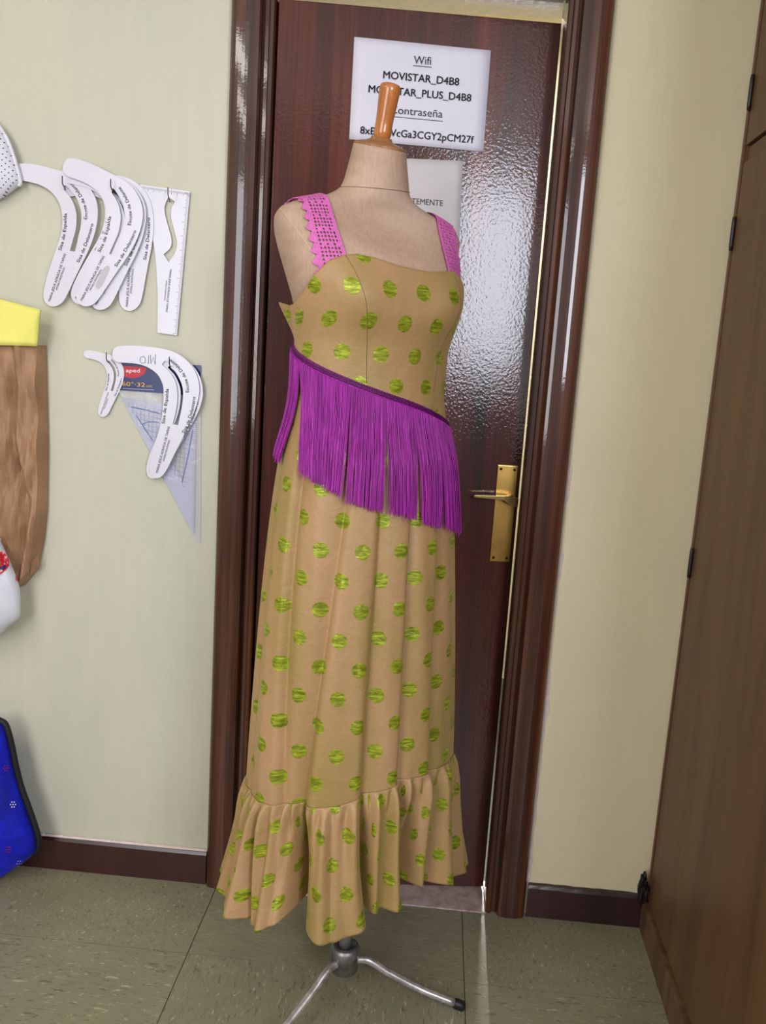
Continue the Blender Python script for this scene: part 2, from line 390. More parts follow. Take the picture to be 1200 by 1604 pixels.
bm = bmesh.new(); box(bm, -2.7, VX0, RY-.1, RY, 0, 2.6); box(bm, VX1, WX0, RY-.1, RY, 0, 2.6); box(bm, VX0, VX1, RY-.1, RY, 0, VZ0); box(bm, VX0, VX1, RY-.1, RY, VZ1, 2.6); box(bm, WX1, 2.3, RY-.1, RY, 0, 2.6); box(bm, WX0, WX1, RY-.1, RY, 0, WZ0); box(bm, WX0, WX1, RY-.1, RY, WZ1, 2.6)
tag(bmo('wall_rear', bm, M['rear']), kind='structure')
tag(boxo('wall_corridor', (-1.2, 1.2, 1.6, 1.7, 0, 2.6), M['wall_r']), 'lit cream corridor wall beyond the door', kind='structure')
# floor: joint bed with separate vinyl tiles
fl = boxo('floor', (-2.7, 2.3, RY-.1, 1.8, -.03, -.0012), M['joint']); tag(fl, 'green-grey flecked vinyl tile floor', kind='structure')
X1, Y1, TS, G = -.4632, -.2614, .6036, .0010
tm = []
for mm in ('tile_a', 'tile_b'):
    bm = bmesh.new(); box(bm, G, TS-G, G, TS-G, -.001, .0, 0)
    es = [e for e in bm.edges if all(v.co.z > -.0005 for v in e.verts)]
    me = D2.meshes.new('tile'); bm.to_mesh(me); bm.free(); me.materials.append(M[mm]); tm.append(me)
for i in range(-3, 4):
    for j in range(-5, 1):
        x, y = X1+i*TS, Y1+j*TS
        o = D2.objects.new('tile', tm[(i+j) % 2]); COL.objects.link(o); o.location = (x, y, random.uniform(-.0002, .0002)); o.parent = fl
        if j == 0: o.scale.y = (.0-Y1)/TS
th = boxo('threshold', (OL, ORR, -.018, .11, -.02, .004), M['stone']); th.name = 'trim_4'; tag(th, 'worn pinkish granite threshold under the door', kind='structure')
# baseboards
def baseboard(name, x0, x1, m, h):
    P = [(0, 0), (.014, 0), (.014, h-.008), (.010, h-.001), (0, h)]; V = []; n = len(P)
    for x in np.linspace(x0, x1, 14):
        for p, z in P: V.append((x, -p, z+(random.uniform(-.0012, .0012) if z > .05 else 0)))
    Fc = [(k*n+i, (k+1)*n+i, (k+1)*n+(i+1) % n, k*n+(i+1) % n) for k in range(13) for i in range(n)]
    Fc += [tuple(range(n)), tuple(13*n+i for i in range(n))[::-1]]
    return tag(pyd(name, V, Fc, m), kind='structure')
tag(baseboard('baseboard_left', -2.6, OL-CW, M['base'], .086), 'dark red-brown baseboard left of the door')
tag(baseboard('baseboard_right', ORR+CW+.004, .578, M['baser'], .083), 'dark plum-brown baseboard between door casing and wardrobe')
# bare plaster edge along the right casing
V = []; Fc = []; zz = np.linspace(.083, 1.25, 150); wn = np.convolve(rng.normal(size=160), np.ones(4)/4, 'valid')[:150]
for k, z in enumerate(zz):
    w = max(.001, .0065+.004*wn[k]) if z < .62 else max(.0006, .0012+.0015*wn[k])
    if .84 < z < .90 or 1.02 < z < 1.10: w += .006
    V += [(ORR+CW-.002, -.0004, z), (ORR+CW-.002, -.0030, z), (ORR+CW+w, -.0024, z), (ORR+CW+w+.0008, -.0002, z)]
for k in range(149):
    for i in range(3): a = 4*k+i; Fc.append((a, a+1, a+5, a+4))
tag(pyd('trim_5', V, Fc, M['plaster_chip']), 'ragged white bare plaster line along right door casing', kind='structure')
# caulk crack above left baseboard
V = []; Fc = []
xs = np.linspace(-1.1, OL-CW, 120)
for k, x in enumerate(xs):
    h = .0005+.0016*abs(math.sin(k*1.7)*math.sin(k*.37)); V += [(x, -.0005, .0865), (x, -.012, .0868), (x, -.006, .0868+h*2)]
for k in range(119):
    a = 3*k; Fc += [(a, a+1, a+4, a+3), (a+1, a+2, a+5, a+4)]
tag(pyd('trim_6', V, Fc, M['plaster_chip']), 'thin cracked filler line on top of the left baseboard', kind='structure')
# rear window frame
wf = bmesh.new()
for b in ((WX0, WX1, WZ0, WZ0+.05), (WX0, WX1, WZ1-.05, WZ1), (WX0, WX0+.05, WZ0, WZ1), (WX1-.05, WX1, WZ0, WZ1), ((WX0+WX1)/2-.03, (WX0+WX1)/2+.03, WZ0, WZ1)):
    box(wf, b[0], b[1], RY, RY+.05, b[2], b[3])
tag(bmo('window_1', wf, M['whitep']), kind='structure')
wf = bmesh.new()  # frame of the added fill window
for b in ((VX0, VX1, VZ0, VZ0+.05), (VX0, VX1, VZ1-.05, VZ1), (VX0, VX0+.05, VZ0, VZ1), (VX1-.05, VX1, VZ0, VZ1), ((VX0+VX1)/2-.03, (VX0+VX1)/2+.03, VZ0, VZ1)):
    box(wf, b[0], b[1], RY, RY+.05, b[2], b[3])
tag(bmo('window_added_fill', wf, M['whitep']), kind='structure')
# ---------------------------------------------------------------- the door leaf
HX, HY = OL+.003, .004; DA = math.atan2(.072, .60)
dn = np.array([math.sin(DA), -math.cos(DA), 0]); du = np.array([math.cos(DA), math.sin(DA), 0]); dP = np.array([HX, HY, 0])
def ond(px, py, off=0.):       # point on the door face seen at a pixel -> door-local (s, z)
    q = at(px, py, P0=dP+dn*off, n=dn); return float(np.dot(q-dP, du)), float(q[2])
def dloc(off): return lambda s, z: tuple(dP+du*s+dn*off+np.array([0, 0, z]))
door = empty('door_1', (HX, HY, 0)); tag(door, 'varnished dark mahogany door standing slightly ajar', kind='structure')
DW = .5953
def dbox(name, s0, s1, z0, z1, o0, o1, m, parent=door, bev=0):
    bm = bmesh.new(); box(bm, s0, s1, -o1, -o0, z0, z1, bev)
    bm.transform(Matrix.Translation((HX, HY, 0)) @ Matrix.Rotation(DA, 4, 'Z')); return bmo(name, bm, m, parent)
leaf = dbox('door_leaf', 0, DW, .010, 2.024, -.035, 0, M['door'], bev=.0015)
# brass plate and lever
q = [ond(781, 728), ond(812, 729), ond(765, 878), ond(797, 880)]
s0 = (q[0][0]+q[2][0])/2; s1 = (q[1][0]+q[3][0])/2; zt, zb = q[0][1], q[2][1]
hp = dbox('handle_plate', s0, s1, zb, zt, .0, .005, M['brass'], bev=.0015)
for ss in (s0+.008, s1-.008):
    for z in (zt-.009, zb+.009):
        lathe('screw', [(0.0001, 0), (.0032, 0), (.0032, .0012), (.0001, .0014)], M['dark'], Matrix.Translation(dloc(.005)(ss, z)) @ Matrix.Rotation(DA, 4, 'Z') @ Matrix.Rotation(PI/2, 4, 'X'), hp, 12)
hs, hz = ond(800, 781)
lathe('spindle', [(.0001, 0), (.011, 0), (.011, .022), (.0001, .022)], M['brass'], Matrix.Translation(dloc(.004)(hs-.004, hz)) @ Matrix.Rotation(DA, 4, 'Z') @ Matrix.Rotation(PI/2, 4, 'X'), hp, 20)
lv = bmesh.new(); V = []; Fc = []
for s, za, zb_, o0, o1 in ((hs+.012, hz-.013, hz+.004, .020, .030), (hs+.006, hz-.0125, hz+.008, .020, .034), (hs-.012, hz-.006, hz+.0105, .022, .036), (hs-.022, hz+.0005, hz+.0105, .026, .037), (hs-.05, hz+.002, hz+.0095, .027, .037), (hs-.088, hz+.0035, hz+.0085, .028, .036), (hs-.092, hz+.0045, hz+.0075, .030, .034)):
    for o_, z_ in ((o0, za), (o1, za), (o1, zb_), (o0, zb_)): V.append(dloc(o_)(s, z_))
for k in range(6):
    for i in range(4): Fc.append((4*k+i, 4*k+(i+1) % 4, 4*k+4+(i+1) % 4, 4*k+4+i))
Fc += [(0, 1, 2, 3), (27, 26, 25, 24)]
o = pyd('handle', V, Fc, M['brass_l'], hp); md = o.modifiers.new('b', 'BEVEL'); md.width = .0012; md.segments = 2
# ---- papers on the door
def paper(name, corners, m, label, cat, off=.0012, wavy=.0008):
    c = [ond(*p, off) for p in corners]; V = []; Fc = []; N = 12
    for j in range(N+1):
        for i in range(N+1):
            a, b = i/N, j/N
            s = (1-a)*(1-b)*c[0][0]+a*(1-b)*c[1][0]+a*b*c[2][0]+(1-a)*b*c[3][0]; z = (1-a)*(1-b)*c[0][1]+a*(1-b)*c[1][1]+a*b*c[2][1]+(1-a)*b*c[3][1]
            V.append(dloc(off+wavy*(1+math.sin(5*a+1)*math.cos(4*b)))(s, z))
    for j in range(N):
        for i in range(N): k = j*(N+1)+i; Fc.append((k, k+N+1, k+N+2, k+1))
    r = empty(name, dloc(0)(*c[3])); tag(r, label, cat)
    o = pyd('sheet', V, Fc, m, r, True); md = o.modifiers.new('s', 'SOLIDIFY'); md.thickness = .0003; return r
wp = paper('paper_sign', [(555, 58), (769, 79), (757, 238), (547, 218)], M['paper'], 'white landscape sheet with the wifi names and password taped high on the door', 'notice')
B = dloc(.0042)
def dtext(s, a, b, cap, parent, bold, m=M['ink']):
    letter('lettering', s, [ond(*a, .004), ond(*b, .004)], cap, B, m, parent, bold)
dtext('Wifi', (648, 99.5), (675, 101.5), .0165, wp, False); dtext('MOVISTAR_D4B8', (600, 122.5), (719, 134), .0155, wp, True)
dtext('MOVISTAR_PLUS_D4B8', (577, 144.5), (738, 159), .0155, wp, True); dtext('Contraseña', (611, 177), (693, 184.5), .0165, wp, False)
dtext('8xE', (564, 209), (587, 211), .0155, wp, True); dtext('VcGa3CGY2pCM27f', (611, 213), (742, 224.5), .0155, wp, True)
for a, b in (((647, 103), (676, 105.6)), ((610, 182.5), (694, 190.4))):
    p, q2 = ond(*a, .004), ond(*b, .004); pyd('underline', [B(p[0], p[1]), B(q2[0], q2[1]), B(q2[0], q2[1]+.0012), B(p[0], p[1]+.0012)], [(0, 1, 2, 3)], M['ink'], wp)
w2 = paper('paper_notice', [(585, 246), (725, 252), (716, 452), (575, 440)], M['paper2'], 'off-white portrait sheet on the door half hidden behind the dress form neck', 'notice', .0010, .0006)
B = dloc(.0030)
letter('lettering', 'ANTEMENTE', [ond(628, 318, .003), ond(693.5, 322.5, .003)], .0125, B, M['ink'], w2, False)
# ---------------------------------------------------------------- wardrobe
wd = empty('wardrobe', (.572, -.02, 0)); tag(wd, 'tall brown walnut-laminate built-in wardrobe against the right wall', 'wardrobe')
WR = Matrix.Translation((.575, -.008, 0)) @ Matrix.Rotation(math.radians(-1.3), 4, 'Z')
def wbox(name, x0, x1, y0, y1, z0, z1, m, parent=wd, bev=.001):
    bm = bmesh.new(); box(bm, x0, x1, y0, y1, z0, z1, bev); bm.transform(WR); return bmo(name, bm, m, parent)
wbox('carcass', .022, .60, -1.02, -.002, .0, 2.52, M['wardrobe_d'])
wbox('stile', .004, .022, -.026, -.002, .085, 2.52, M['wardrobe_d'])
wbox('stile_bead', -.002, .010, -.016, -.004, .085, 2.52, M['wardrobe_d'], bev=.003)
wbox('rail', .006, .022, -1.02, -.020, 1.742, 1.768, M['wardrobe'])
wbox('plinth', -.010, .022, -1.02, -.006, .0, .072, M['plinth'], bev=.003)
def wdoor(y0, y1, z0, z1):
    d = wbox('door', 0, .020, y0, y1, z0, z1, M['wardrobe'], bev=.0015); return d
d1 = wdoor(-1.015, -.024, .082, 1.738); d2 = wdoor(-1.015, -.024, 1.772, 2.50)
for z, d in ((1.872, d2), (1.600, d1), (.905, d1)):
    h = tube('hinge', [WR @ Vector((-.004, -.0235, z-.033+.066*k/6)) for k in range(7)], [.0035, .0042, .0042, .0042, .0042, .0042, .0035], M['nail'], d, 10)
# black scrap in the corner
bs = bmesh.new(); bmesh.ops.create_icosphere(bs, subdivisions=3, radius=1)
for v in bs.verts:
    f = 1+.32*math.sin(7*v.co.x+2)*math.cos(6*v.co.z)+.2*math.sin(13*v.co.y+v.co.z*5)
    v.co = Vector((v.co.x*.011*f+.560, v.co.y*.012*f-.027, v.co.z*.034*f*(1-.3*v.co.x)+.112))
tag(bmo('foam_scrap', bs, M['rubber'], smooth=False), 'crumpled black scrap wedged in the corner between baseboard and wardrobe', 'scrap')
# ---------------------------------------------------------------- profile machinery for form and dress
PHI = math.radians(35)
def herm(x, xp, yp):
    xp = np.array(xp, float); yp = np.array(yp, float); x = np.clip(x, xp[0], xp[-1])
    h = np.diff(xp); dl = np.diff(yp)/h; m = np.zeros(len(xp)); m[0] = dl[0]; m[-1] = dl[-1]
    for i in range(1, len(xp)-1):
        m[i] = 0 if dl[i-1]*dl[i] <= 0 else 3*(h[i-1]+h[i])/((2*h[i]+h[i-1])/dl[i-1]+(h[i]+2*h[i-1])/dl[i])
    i = np.clip(np.searchsorted(xp, x)-1, 0, len(h)-1); t = (x-xp[i])/h[i]; H = h[i]
    return yp[i]*(2*t**3-3*t**2+1)+m[i]*H*(t**3-2*t**2+t)+yp[i+1]*(-2*t**3+3*t**2)+m[i+1]*H*(t**3-t**2)
BODY = np.array([  # z, half width, front depth, back depth, exponent
 (1.00, .135, .09, .10, 2.1), (1.10, .155, .105, .115, 2.1), (1.20, .132, .088, .10, 2.1), (1.25, .124, .084, .09, 2.1), (1.32, .134, .096, .09, 2.1), (1.38, .148, .108, .095, 2.2),
 (1.42, .157, .106, .10, 2.3), (1.46, .166, .094, .10, 2.4), (1.50, .175, .074, .09, 2.5), (1.522, .178, .058, .076, 2.6), (1.538, .170, .048, .064, 2.6), (1.550, .148, .045, .058, 2.5),
 (1.561, .112, .047, .055, 2.3), (1.572, .082, .050, .054, 2.1), (1.587, .062, .052, .053, 2.0), (1.610, .055, .051, .051, 2.0), (1.635, .0495, .048, .048, 2.0), (1.656, .0455, .0455, .0455, 2.0)])
DRESS = np.array([
 (.20, .228, .156, .17, 2.0), (.48, .216, .148, .160, 2.0), (.60, .211, .144, .156, 2.0), (.70, .206, .140, .150, 2.0), (.90, .192, .134, .146, 2.0), (1.0, .182, .130, .142, 2.05), (1.12, .166, .122, .132, 2.1),
 (1.20, .148, .104, .114, 2.1), (1.25, .142, .100, .104, 2.1), (1.32, .144, .106, .100, 2.1), (1.38, .157, .118, .104, 2.2), (1.42, .165, .117, .109, 2.3), (1.48, .176, .098, .110, 2.4)])
def axis(z): return np.array([-.113-.0195*(z-.1)/1.57, -.35+0*z])
def prof(T, z): return [herm(z, T[:, 0], T[:, k]) for k in range(1, 5)]
def bust(th, z, e=1.0):
    return e*.017*(np.exp(-((th-.56)/.36)**2)+np.exp(-((th+.56)/.36)**2))*np.exp(-((z-1.398)/.042)**2)
def local(T, th, z, off=0., abn=None):
    a, bf, bb, n = abn if abn is not None else prof(T, z)
    s, c = np.sin(th), np.cos(th); b = np.where(c >= 0, bf, bb)
    k = 1+bust(th, z)/np.maximum(b, .03)
    lx = (a*k**.35+off)*np.sign(s)*np.abs(s)**(2/n); lf = (b*k+off)*np.sign(c)*np.abs(c)**(2/n)
    return lx, lf
def cshift(z): return np.interp(z, [1.3, 1.42, 1.50, 1.57, 1.656], [0, .006, .006, .012, .020]), np.interp(z, [1.2, 1.40, 1.50, 1.56, 1.60], [0, -.004, -.016, -.017, -.015]), np.interp(z, [1.50, 1.56, 1.656], [0, .06, .24])
def world(lx, lf, z):
    cf, cx, tl = cshift(z); ax = axis(z); lz = z-tl*lf
    f = lf+cf; X = ax[0]+cx+lx*math.cos(PHI)+f*math.sin(PHI); Y = ax[1]+lx*math.sin(PHI)-f*math.cos(PHI)
    return np.stack([X, Y, lz+0*X], -1)
def grid_mesh(name, P, m, parent, uv=None, closed=True):
    R, N = P.shape[:2]; Fc = []
    for i in range(R-1):
        for j in range(N if closed else N-1):
            j2 = (j+1) % N; Fc.append((i*N+j, i*N+j2, (i+1)*N+j2, (i+1)*N+j))
    o = pyd(name, P.reshape(-1, 3), Fc, m, parent, True)
    if uv is not None:
        l = o.data.uv_layers.new(name='fabric'); vi = np.empty(len(o.data.loops), dtype=np.int32); o.data.loops.foreach_get('vertex_index', vi)
        l.data.foreach_set('uv', uv.reshape(-1, 2)[vi].astype(np.float32).ravel())
    return o
# ---------------------------------------------------------------- dress form
HUB = np.array([-.113, -.35]); HZ = .100
form = empty('dress_form', (HUB[0], HUB[1], 0)); tag(form, 'linen-covered dressmaking mannequin on a steel tripod with a turned wooden neck knob', 'mannequin')
th = np.linspace(-PI, PI, 97)[:-1]; zs = np.concatenate([np.linspace(1.0, 1.46, 40), np.linspace(1.465, 1.60, 60), np.linspace(1.604, 1.656, 12)])
P = np.array([world(*local(BODY, th, z), z) for z in zs])
torso = grid_mesh('torso', P, M['linen'], form)
bm = bmesh.new(); bm.from_mesh(torso.data); bm.verts.ensure_lookup_table(); n = len(th)
bm.faces.new([bm.verts[j] for j in range(n)][::-1]); bm.faces.new([bm.verts[(len(zs)-1)*n+j] for j in range(n)]); bm.to_mesh(torso.data); bm.free(); torso.data.shade_smooth()
def bline(name, pts, r, m, parent, T=BODY, off=.0004): tube(name, [world(*local(T, np.array(t), z, off), z) for t, z in pts], r, m, parent, 5)
bline('neck_seam', [(t, 1.588+.004*math.sin(t)) for t in np.linspace(-PI, PI, 60)], .0006, M['seamline'], torso)
bline('armhole_seam', [(-PI/2+.62*math.sin(q)*(1 if True else 1), 1.42+.112*math.cos(q)) for q in np.linspace(-.15, PI*.9, 30)], .0008, M['seam_l'], torso)
bline('armhole_seam', [(PI/2-.62*math.sin(q), 1.42+.112*math.cos(q)) for q in np.linspace(-.15, PI*.9, 30)], .0008, M['seam_l'], torso)
top = world(np.array(0.), np.array(0.), np.array(1.656)); 
fx, fy = math.sin(PHI), -math.cos(PHI); TL = .25
tilt = Matrix.Rotation(math.atan(TL), 4, Vector((-fy, fx, 0)))
MT = Matrix.Translation(Vector(top)-Vector((0, 0, .0005))) @ tilt
lathe('neck_cap', [(.0001, 0), (.0450, 0), (.0458, .002), (.0452, .004), (.036, .007), (.026, .010), (.019, .013), (.0175, .017), (.0001, .017)], M['capwood'], MT, form)
lathe('knob_handle', [(r_*.96, .016+(z_-.016)*.84) for r_, z_ in [(.0001, .016), (.0135, .016), (.0150, .019), (.0158, .024), (.0160, .030), (.0152, .034), (.0155, .05), (.0168, .075), (.0180, .095), (.0186, .104), (.0186, .108), (.0176, .1125), (.0145, .116), (.008, .118), (.0001, .1185)]], M['handle'], MT, form)
ax1 = world(np.array(0.), np.array(0.), np.array(1.02))
tube('pole', [(HUB[0], HUB[1], HZ-.02), (HUB[0], HUB[1], .4), tuple(ax1)], .0135, M['steel'], form, 20)
hub = lathe('hub', [(.0001, -.030), (.024, -.030), (.028, -.026), (.0285, .004), (.030, .006), (.0305, .018), (.027, .026), (.0205, .030), (.0205, .024), (.0001, .024)], M['steel_d'], Matrix.Translation((HUB[0], HUB[1], HZ)), form)
for ang in (1.5, -126, 98):
    q = math.radians(ang); d = np.array([math.cos(q), math.sin(q), 0]); h0 = np.array([HUB[0], HUB[1], 0])
    pts = cr_open([h0+d*.024+[0, 0, HZ-.004], h0+d*.045+[0, 0, HZ-.003], h0+d*.062+[0, 0, HZ-.010], h0+d*.09+[0, 0, HZ-.027], h0+d*.16+[0, 0, HZ-.060], h0+d*.232+[0, 0, .0115+.004]], 6)
    L = tube('leg', pts, .0078, M['steel'], form, 16)
    e = h0+d*.243+np.array([0, 0, .0115]); dd = np.array(pts[-1]-pts[-3]); dd /= np.linalg.norm(dd)
    tube('rubber_foot', [e-dd*.014, e-dd*.012, e+dd*.004, e+dd*.008], [.0092, .0104, .0106, .0085], M['rubber'], L, 16)
# ---------------------------------------------------------------- dress
dress = empty('dress', (HUB[0], HUB[1], .20)); tag(dress, 'long tan taffeta dress with lime dots, magenta fringe and gathered hem flounce on the mannequin', 'dress')
TD = np.radians
def ztop(th):
    k = np.degrees(th); return np.interp(k, [-180, -140, -128, -118, -104, -90, -75, -60, -45, -34, -25, -15, -5, 4, 13, 23, 33, 43, 54, 75, 100, 180],
        [1.372, 1.374, 1.382, 1.388, 1.380, 1.383, 1.402, 1.430, 1.452, 1.462, 1.466, 1.463, 1.456, 1.4515, 1.451, 1.455, 1.459, 1.453, 1.438, 1.41, 1.38, 1.372])
def zf(th):
    k = np.degrees(th); return np.interp(k, [-180, -140, -118, 60, 90, 180], [1.30, 1.325, 1.318, 1.188, 1.185, 1.30])
def SEAM(th):
    k = np.degrees(th); return np.interp(k, [-180, -80, -50, -30, -10, 5, 20, 45, 90, 180], [.500, .503, .512, .520, .535, .545, .545, .540, .530, .500])
FOLDS = [  # theta at top, theta at seam, amplitude top, amplitude seam, left width, right width, z start
 (-72, -62, .015, .014, .035, .17), (-33, -50, .010, .026, .13, .05), (-12, -16, .011, .021, .035, .11), (8, 5, .011, .021, .035, .11), (31, 26, .010, .014, .035, .11), (-98, -96, .004, .010, .06, .1),
  (75, 75, .01, .014, .1, .1), (-140, -140, .01, .014, .1, .1), (150, 150, .01, .014, .1, .1), (112, 112, .01, .014, .1, .1), (178, 178, .01, .014, .1, .1)]
def folds(th, z):
    t = np.clip((1.12-z)/(1.12-.48), 0, 1); r = 0*th
    for a0, a1, A0, A1, wl, wr in FOLDS:
        c = TD(a0+(a1-a0)*t); d = (th-c+PI) % (2*PI)-PI; w = np.where(d < 0, wl, wr)
        amp = (A0+(A1-A0)*t)*np.clip((1.24-z)/.16, 0, 1)
        r = r-amp*np.exp(-(np.abs(d)/w)**1.35)
    return r+np.clip((1.12-z)/.2, 0, 1)*.0012*np.sin(23*th+9*z)*np.sin(5*th)
def dress_pt(th, z, extra=0.):
    off = np.where(z < 1.24, folds(th, z), 0)+extra
    # the armhole edge stands away from the form at the back left
    gape = .017*np.exp(-((np.degrees(th)+121)/9)**2)*np.clip((z-1.325)/.06, 0, 1)
    dip = -.006*np.exp(-((np.degrees(th)+106)/5)**2)*np.clip((z-1.32)/.05, 0, 1)
    return local(DRESS, th, z, off+gape+dip)
_uc = {}
def ucoord(th, z):      # arc length around the smooth ring at height z
    key = round(float(z), 4)
    if key not in _uc:
        t = np.linspace(-PI, PI, 721); lx, lf = local(DRESS, t, key); s = np.concatenate([[0], np.cumsum(np.hypot(np.diff(lx), np.diff(lf)))])
        _uc[key] = (t, s-np.interp(0, t, s))
    return np.interp(th, *_uc[key])
def sheet(name, zlo, zhi, R, N=720, m=M['taffeta'], U0=.009, V0=-.010):
    th = np.linspace(-PI, PI, N+1)[:-1]; P = []; UV = []
    a, b = zlo(th), zhi(th)
    for k in range(R+1):
        z = a+(b-a)*k/R; lx, lf = dress_pt(th, z); P.append(world(lx, lf, z))
        # u from arc length, looked up on a coarse set of heights
        zq = np.round(z/.02)*.02; u = np.zeros(N)
        for v in np.unique(zq):
            mk = zq == v; f = (z[mk]-v)/.02; u0 = ucoord(th[mk], v); u1 = ucoord(th[mk], v+.02*1); u[mk] = u0+(u1-u0)*f
        UV.append(np.stack([u+U0, z+V0], -1))
    return grid_mesh(name, np.array(P), m, dress, np.array(UV))
bod = sheet('bodice', lambda t: zf(t)-.004, ztop, 60); sk = sheet('skirt', SEAM, zf, 130, 720, M['taffeta_s'], 0., .0635)
for o in (bod,):
    md = o.modifiers.new('s', 'SOLIDIFY'); md.thickness = .0012; md.offset = 1
def dline(name, pts, r, m=M['thread'], off=.0006, parent=dress, seg=5): return tube(name, [world(*dress_pt(np.array(t), np.array(z), off), np.array(z)) for t, z in pts], r, m, parent, seg)
# princess seams and the seam of the flounce
for s in (1, -1):
    pts = []
    for q in np.linspace(0, 1, 30):
        z = 1.462-.21*q; pts.append((TD(-33+8.5*q**.6) if s > 0 else TD(35+3*math.sin(PI*q)-3*q), z))
    pts = [p for p in pts if p[1] > zf(np.array(p[0]))+.004 and p[1] < ztop(np.array(p[0]))]
    dline('princess_seam', pts, .0005, parent=bod, off=.0013)
dline('side_seam', [(TD(60+2*q), 1.43-.23*q) for q in np.linspace(0, 1, 24)], .0006, parent=bod, off=.0013)
dline('side_seam', [(TD(-112), 1.375-.05*q) for q in np.linspace(0, 1, 8)], .0006, parent=bod, off=.0)
dline('neckline_edge', [(t, float(ztop(np.array(t)))-.0003) for t in np.linspace(-PI, PI, 361)], .0010, plain('neckline_binding', (160, 128, 82), .6), off=.0006, parent=bod, seg=6)
dline('flounce_seam', [(t, float(SEAM(np.array(t)))+.001) for t in np.linspace(-PI, PI, 500)], .0008, parent=sk, off=.0004)
# flounce
VAL = [(-51, -49, .15, .078), (-16, -11.5, .075, .04), (8, 11, .075, .04), (14, 18, .045, .035), (-80, -74, .030, .035), (-62, -60, .018, .05), (31, 31, .028, .05), (-32, -30, .010, .05), (-112, -112, .04, .06), (56, 56, .03, .08), (85, 85, .06, .1), (115, 115, .06, .1), (150, 150, .06, .1), (-152, -152, .06, .1)]
def hemz(th):
    k = np.degrees(th); return np.interp(k, [-180, -130, -110, -92, -80, -66, -60, -51, -48, -43, -28, -18, -13, -10, -4, 7, 11, 18, 40, 55, 75, 180], [.28, .29, .290, .290, .286, .284, .294, .312, .306, .290, .284, .292, .300, .304, .304, .308, .330, .322, .296, .268, .27, .28])
def stepin(th):
    k = np.degrees(th); return np.interp(k, [-14, -9, 9, 13, 30, 55, 80], [0, .030, .034, .058, .050, .010, 0])
N = 1440; th = np.linspace(-PI, PI, N+1)[:-1]; R = 60; P = []; UV = []
top_z = SEAM(th)+.001; us = None
def flounce_ring(q):
    z = top_z+(hemz(th)-top_z)*q
    base = folds(th, top_z)*(1-q)-stepin(th)*q
    fl = .004*min(1, q*9)+.040*q**1.1
    val = 0*th
    for a0, a1, A, w in VAL:
        c = TD(a0+(a1-a0)*q); d = (th-c+PI) % (2*PI)-PI; val = val-A*min(1, q*1.6)**1.1*np.exp(-(np.abs(d)/w)**1.6)
    g1 = .0055*np.sin(62*th+2.2*np.sin(7*th))*math.exp(-q*3.0)*min(1, q*14)
    g2 = .0095*np.sin(29*th+1.7*np.sin(5*th)+.8)*min(1, q*5)*(1-.45*q)
    g3 = .012*np.sin(17*th+2.0*np.sin(3*th))*q
    lx, lf = local(DRESS, th, top_z, base+fl+val+g1+g2+g3)
    return world(lx, lf, z)
hem = flounce_ring(1.0); seg = np.linalg.norm(np.diff(np.vstack([hem, hem[:1]]), axis=0), axis=1); us = np.concatenate([[0], np.cumsum(seg)])[:-1]
for k in range(R+1):
    q = k/R; P.append(flounce_ring(q)); UV.append(np.stack([us, top_z-.24*q], -1))
P = np.array(P); fo = grid_mesh('flounce', P[::-1], M['taffeta'], dress, np.array(UV)[::-1])
md = fo.modifiers.new('s', 'SOLIDIFY'); md.thickness = .0012; md.offset = 1
tube('hem_stitching', list(P[R-4])+[P[R-4][0]], .0007, M['thread'], fo, 4)
# fringe band and threads
def band():
    t = np.linspace(TD(-172), TD(100), 420); V = []; Fc = []; K = [(-.0075, .0005), (-.0072, .0035), (-.003, .0042), (.003, .0042), (.0072, .0035), (.0075, .0005)]
    P = []
    for dz, off in K:
        z = zf(t)+dz; sc = .0008*np.sin(t*900*.4) if abs(dz) > .007 else 0
        lx, lf = dress_pt(t, z, off+.001*np.abs(np.sin(t*160)) if abs(dz) < .004 else off); P.append(world(lx, lf, z+sc))
    P = np.array(P); return grid_mesh('fringe_band', P, M['band'], dress, closed=False)
bd = band()
for dz in (-.004, .0, .004):
    dline('braid_row', [(t, float(zf(np.array(t)))+dz+.0006*math.sin(t*700)) for t in np.linspace(TD(-172), TD(100), 900)], .0012, M['fringe'] if dz < 0 else M['band'], .0052, bd, 4)
V = []; Fc = []
CLU = [(-140, -84, -138, -93), (-84, -36, -67, -37), (-36, -11, -34.5, -13.2), (-11, 8, -8.8, 6.6), (8, 28, 10.5, 25.5), (28, 82, 30.5, 82)]
for i in range(1250):
    t0 = -140+222*(i+random.random())/1250
    lo, hi, lo2, hi2 = [c for c in CLU if c[0] <= t0 <= c[1]][0]
    Lg = .187+random.uniform(-.005, .005)*(1+1.5*(random.random() < .1))+(.006 if t0 > 8 else .0 if t0 > -36 else -.008)-(.006 if t0 < -84 else 0)
    f = (t0-lo)/(hi-lo); lock = math.floor(t0/2.6)*2.6+1.3+.5*math.sin(t0*3); t1 = lo2+f*(hi2-lo2)
    t1 += (lock-t0)*random.uniform(.15, .6)+(random.gauss(0, 2.2) if random.random() < .05 else random.gauss(0, .25))
    t0r = TD(t0); z0 = float(zf(np.array(t0r)))-.005; n = 9
    zz = z0-Lg*np.linspace(0, 1, n); q = np.linspace(0, 1, n)
    tt = TD(t0+(t1-t0)*q**1.15+.25*math.sin(i)*np.sin(q*5))
    a, bf, bb, nn = prof(DRESS, zz)
    a = np.maximum.accumulate(a); bf = np.maximum.accumulate(bf); bb = np.maximum.accumulate(bb)
    off = .0042+.0030*(i % 3)/2+random.uniform(0, .0015)+.004*q*random.random()
    lx, lf = local(DRESS, tt, zz, off, (a, bf, bb, nn)); pts = world(lx, lf, zz)
    tube_data(pts, .00064, 3, False, V, Fc)
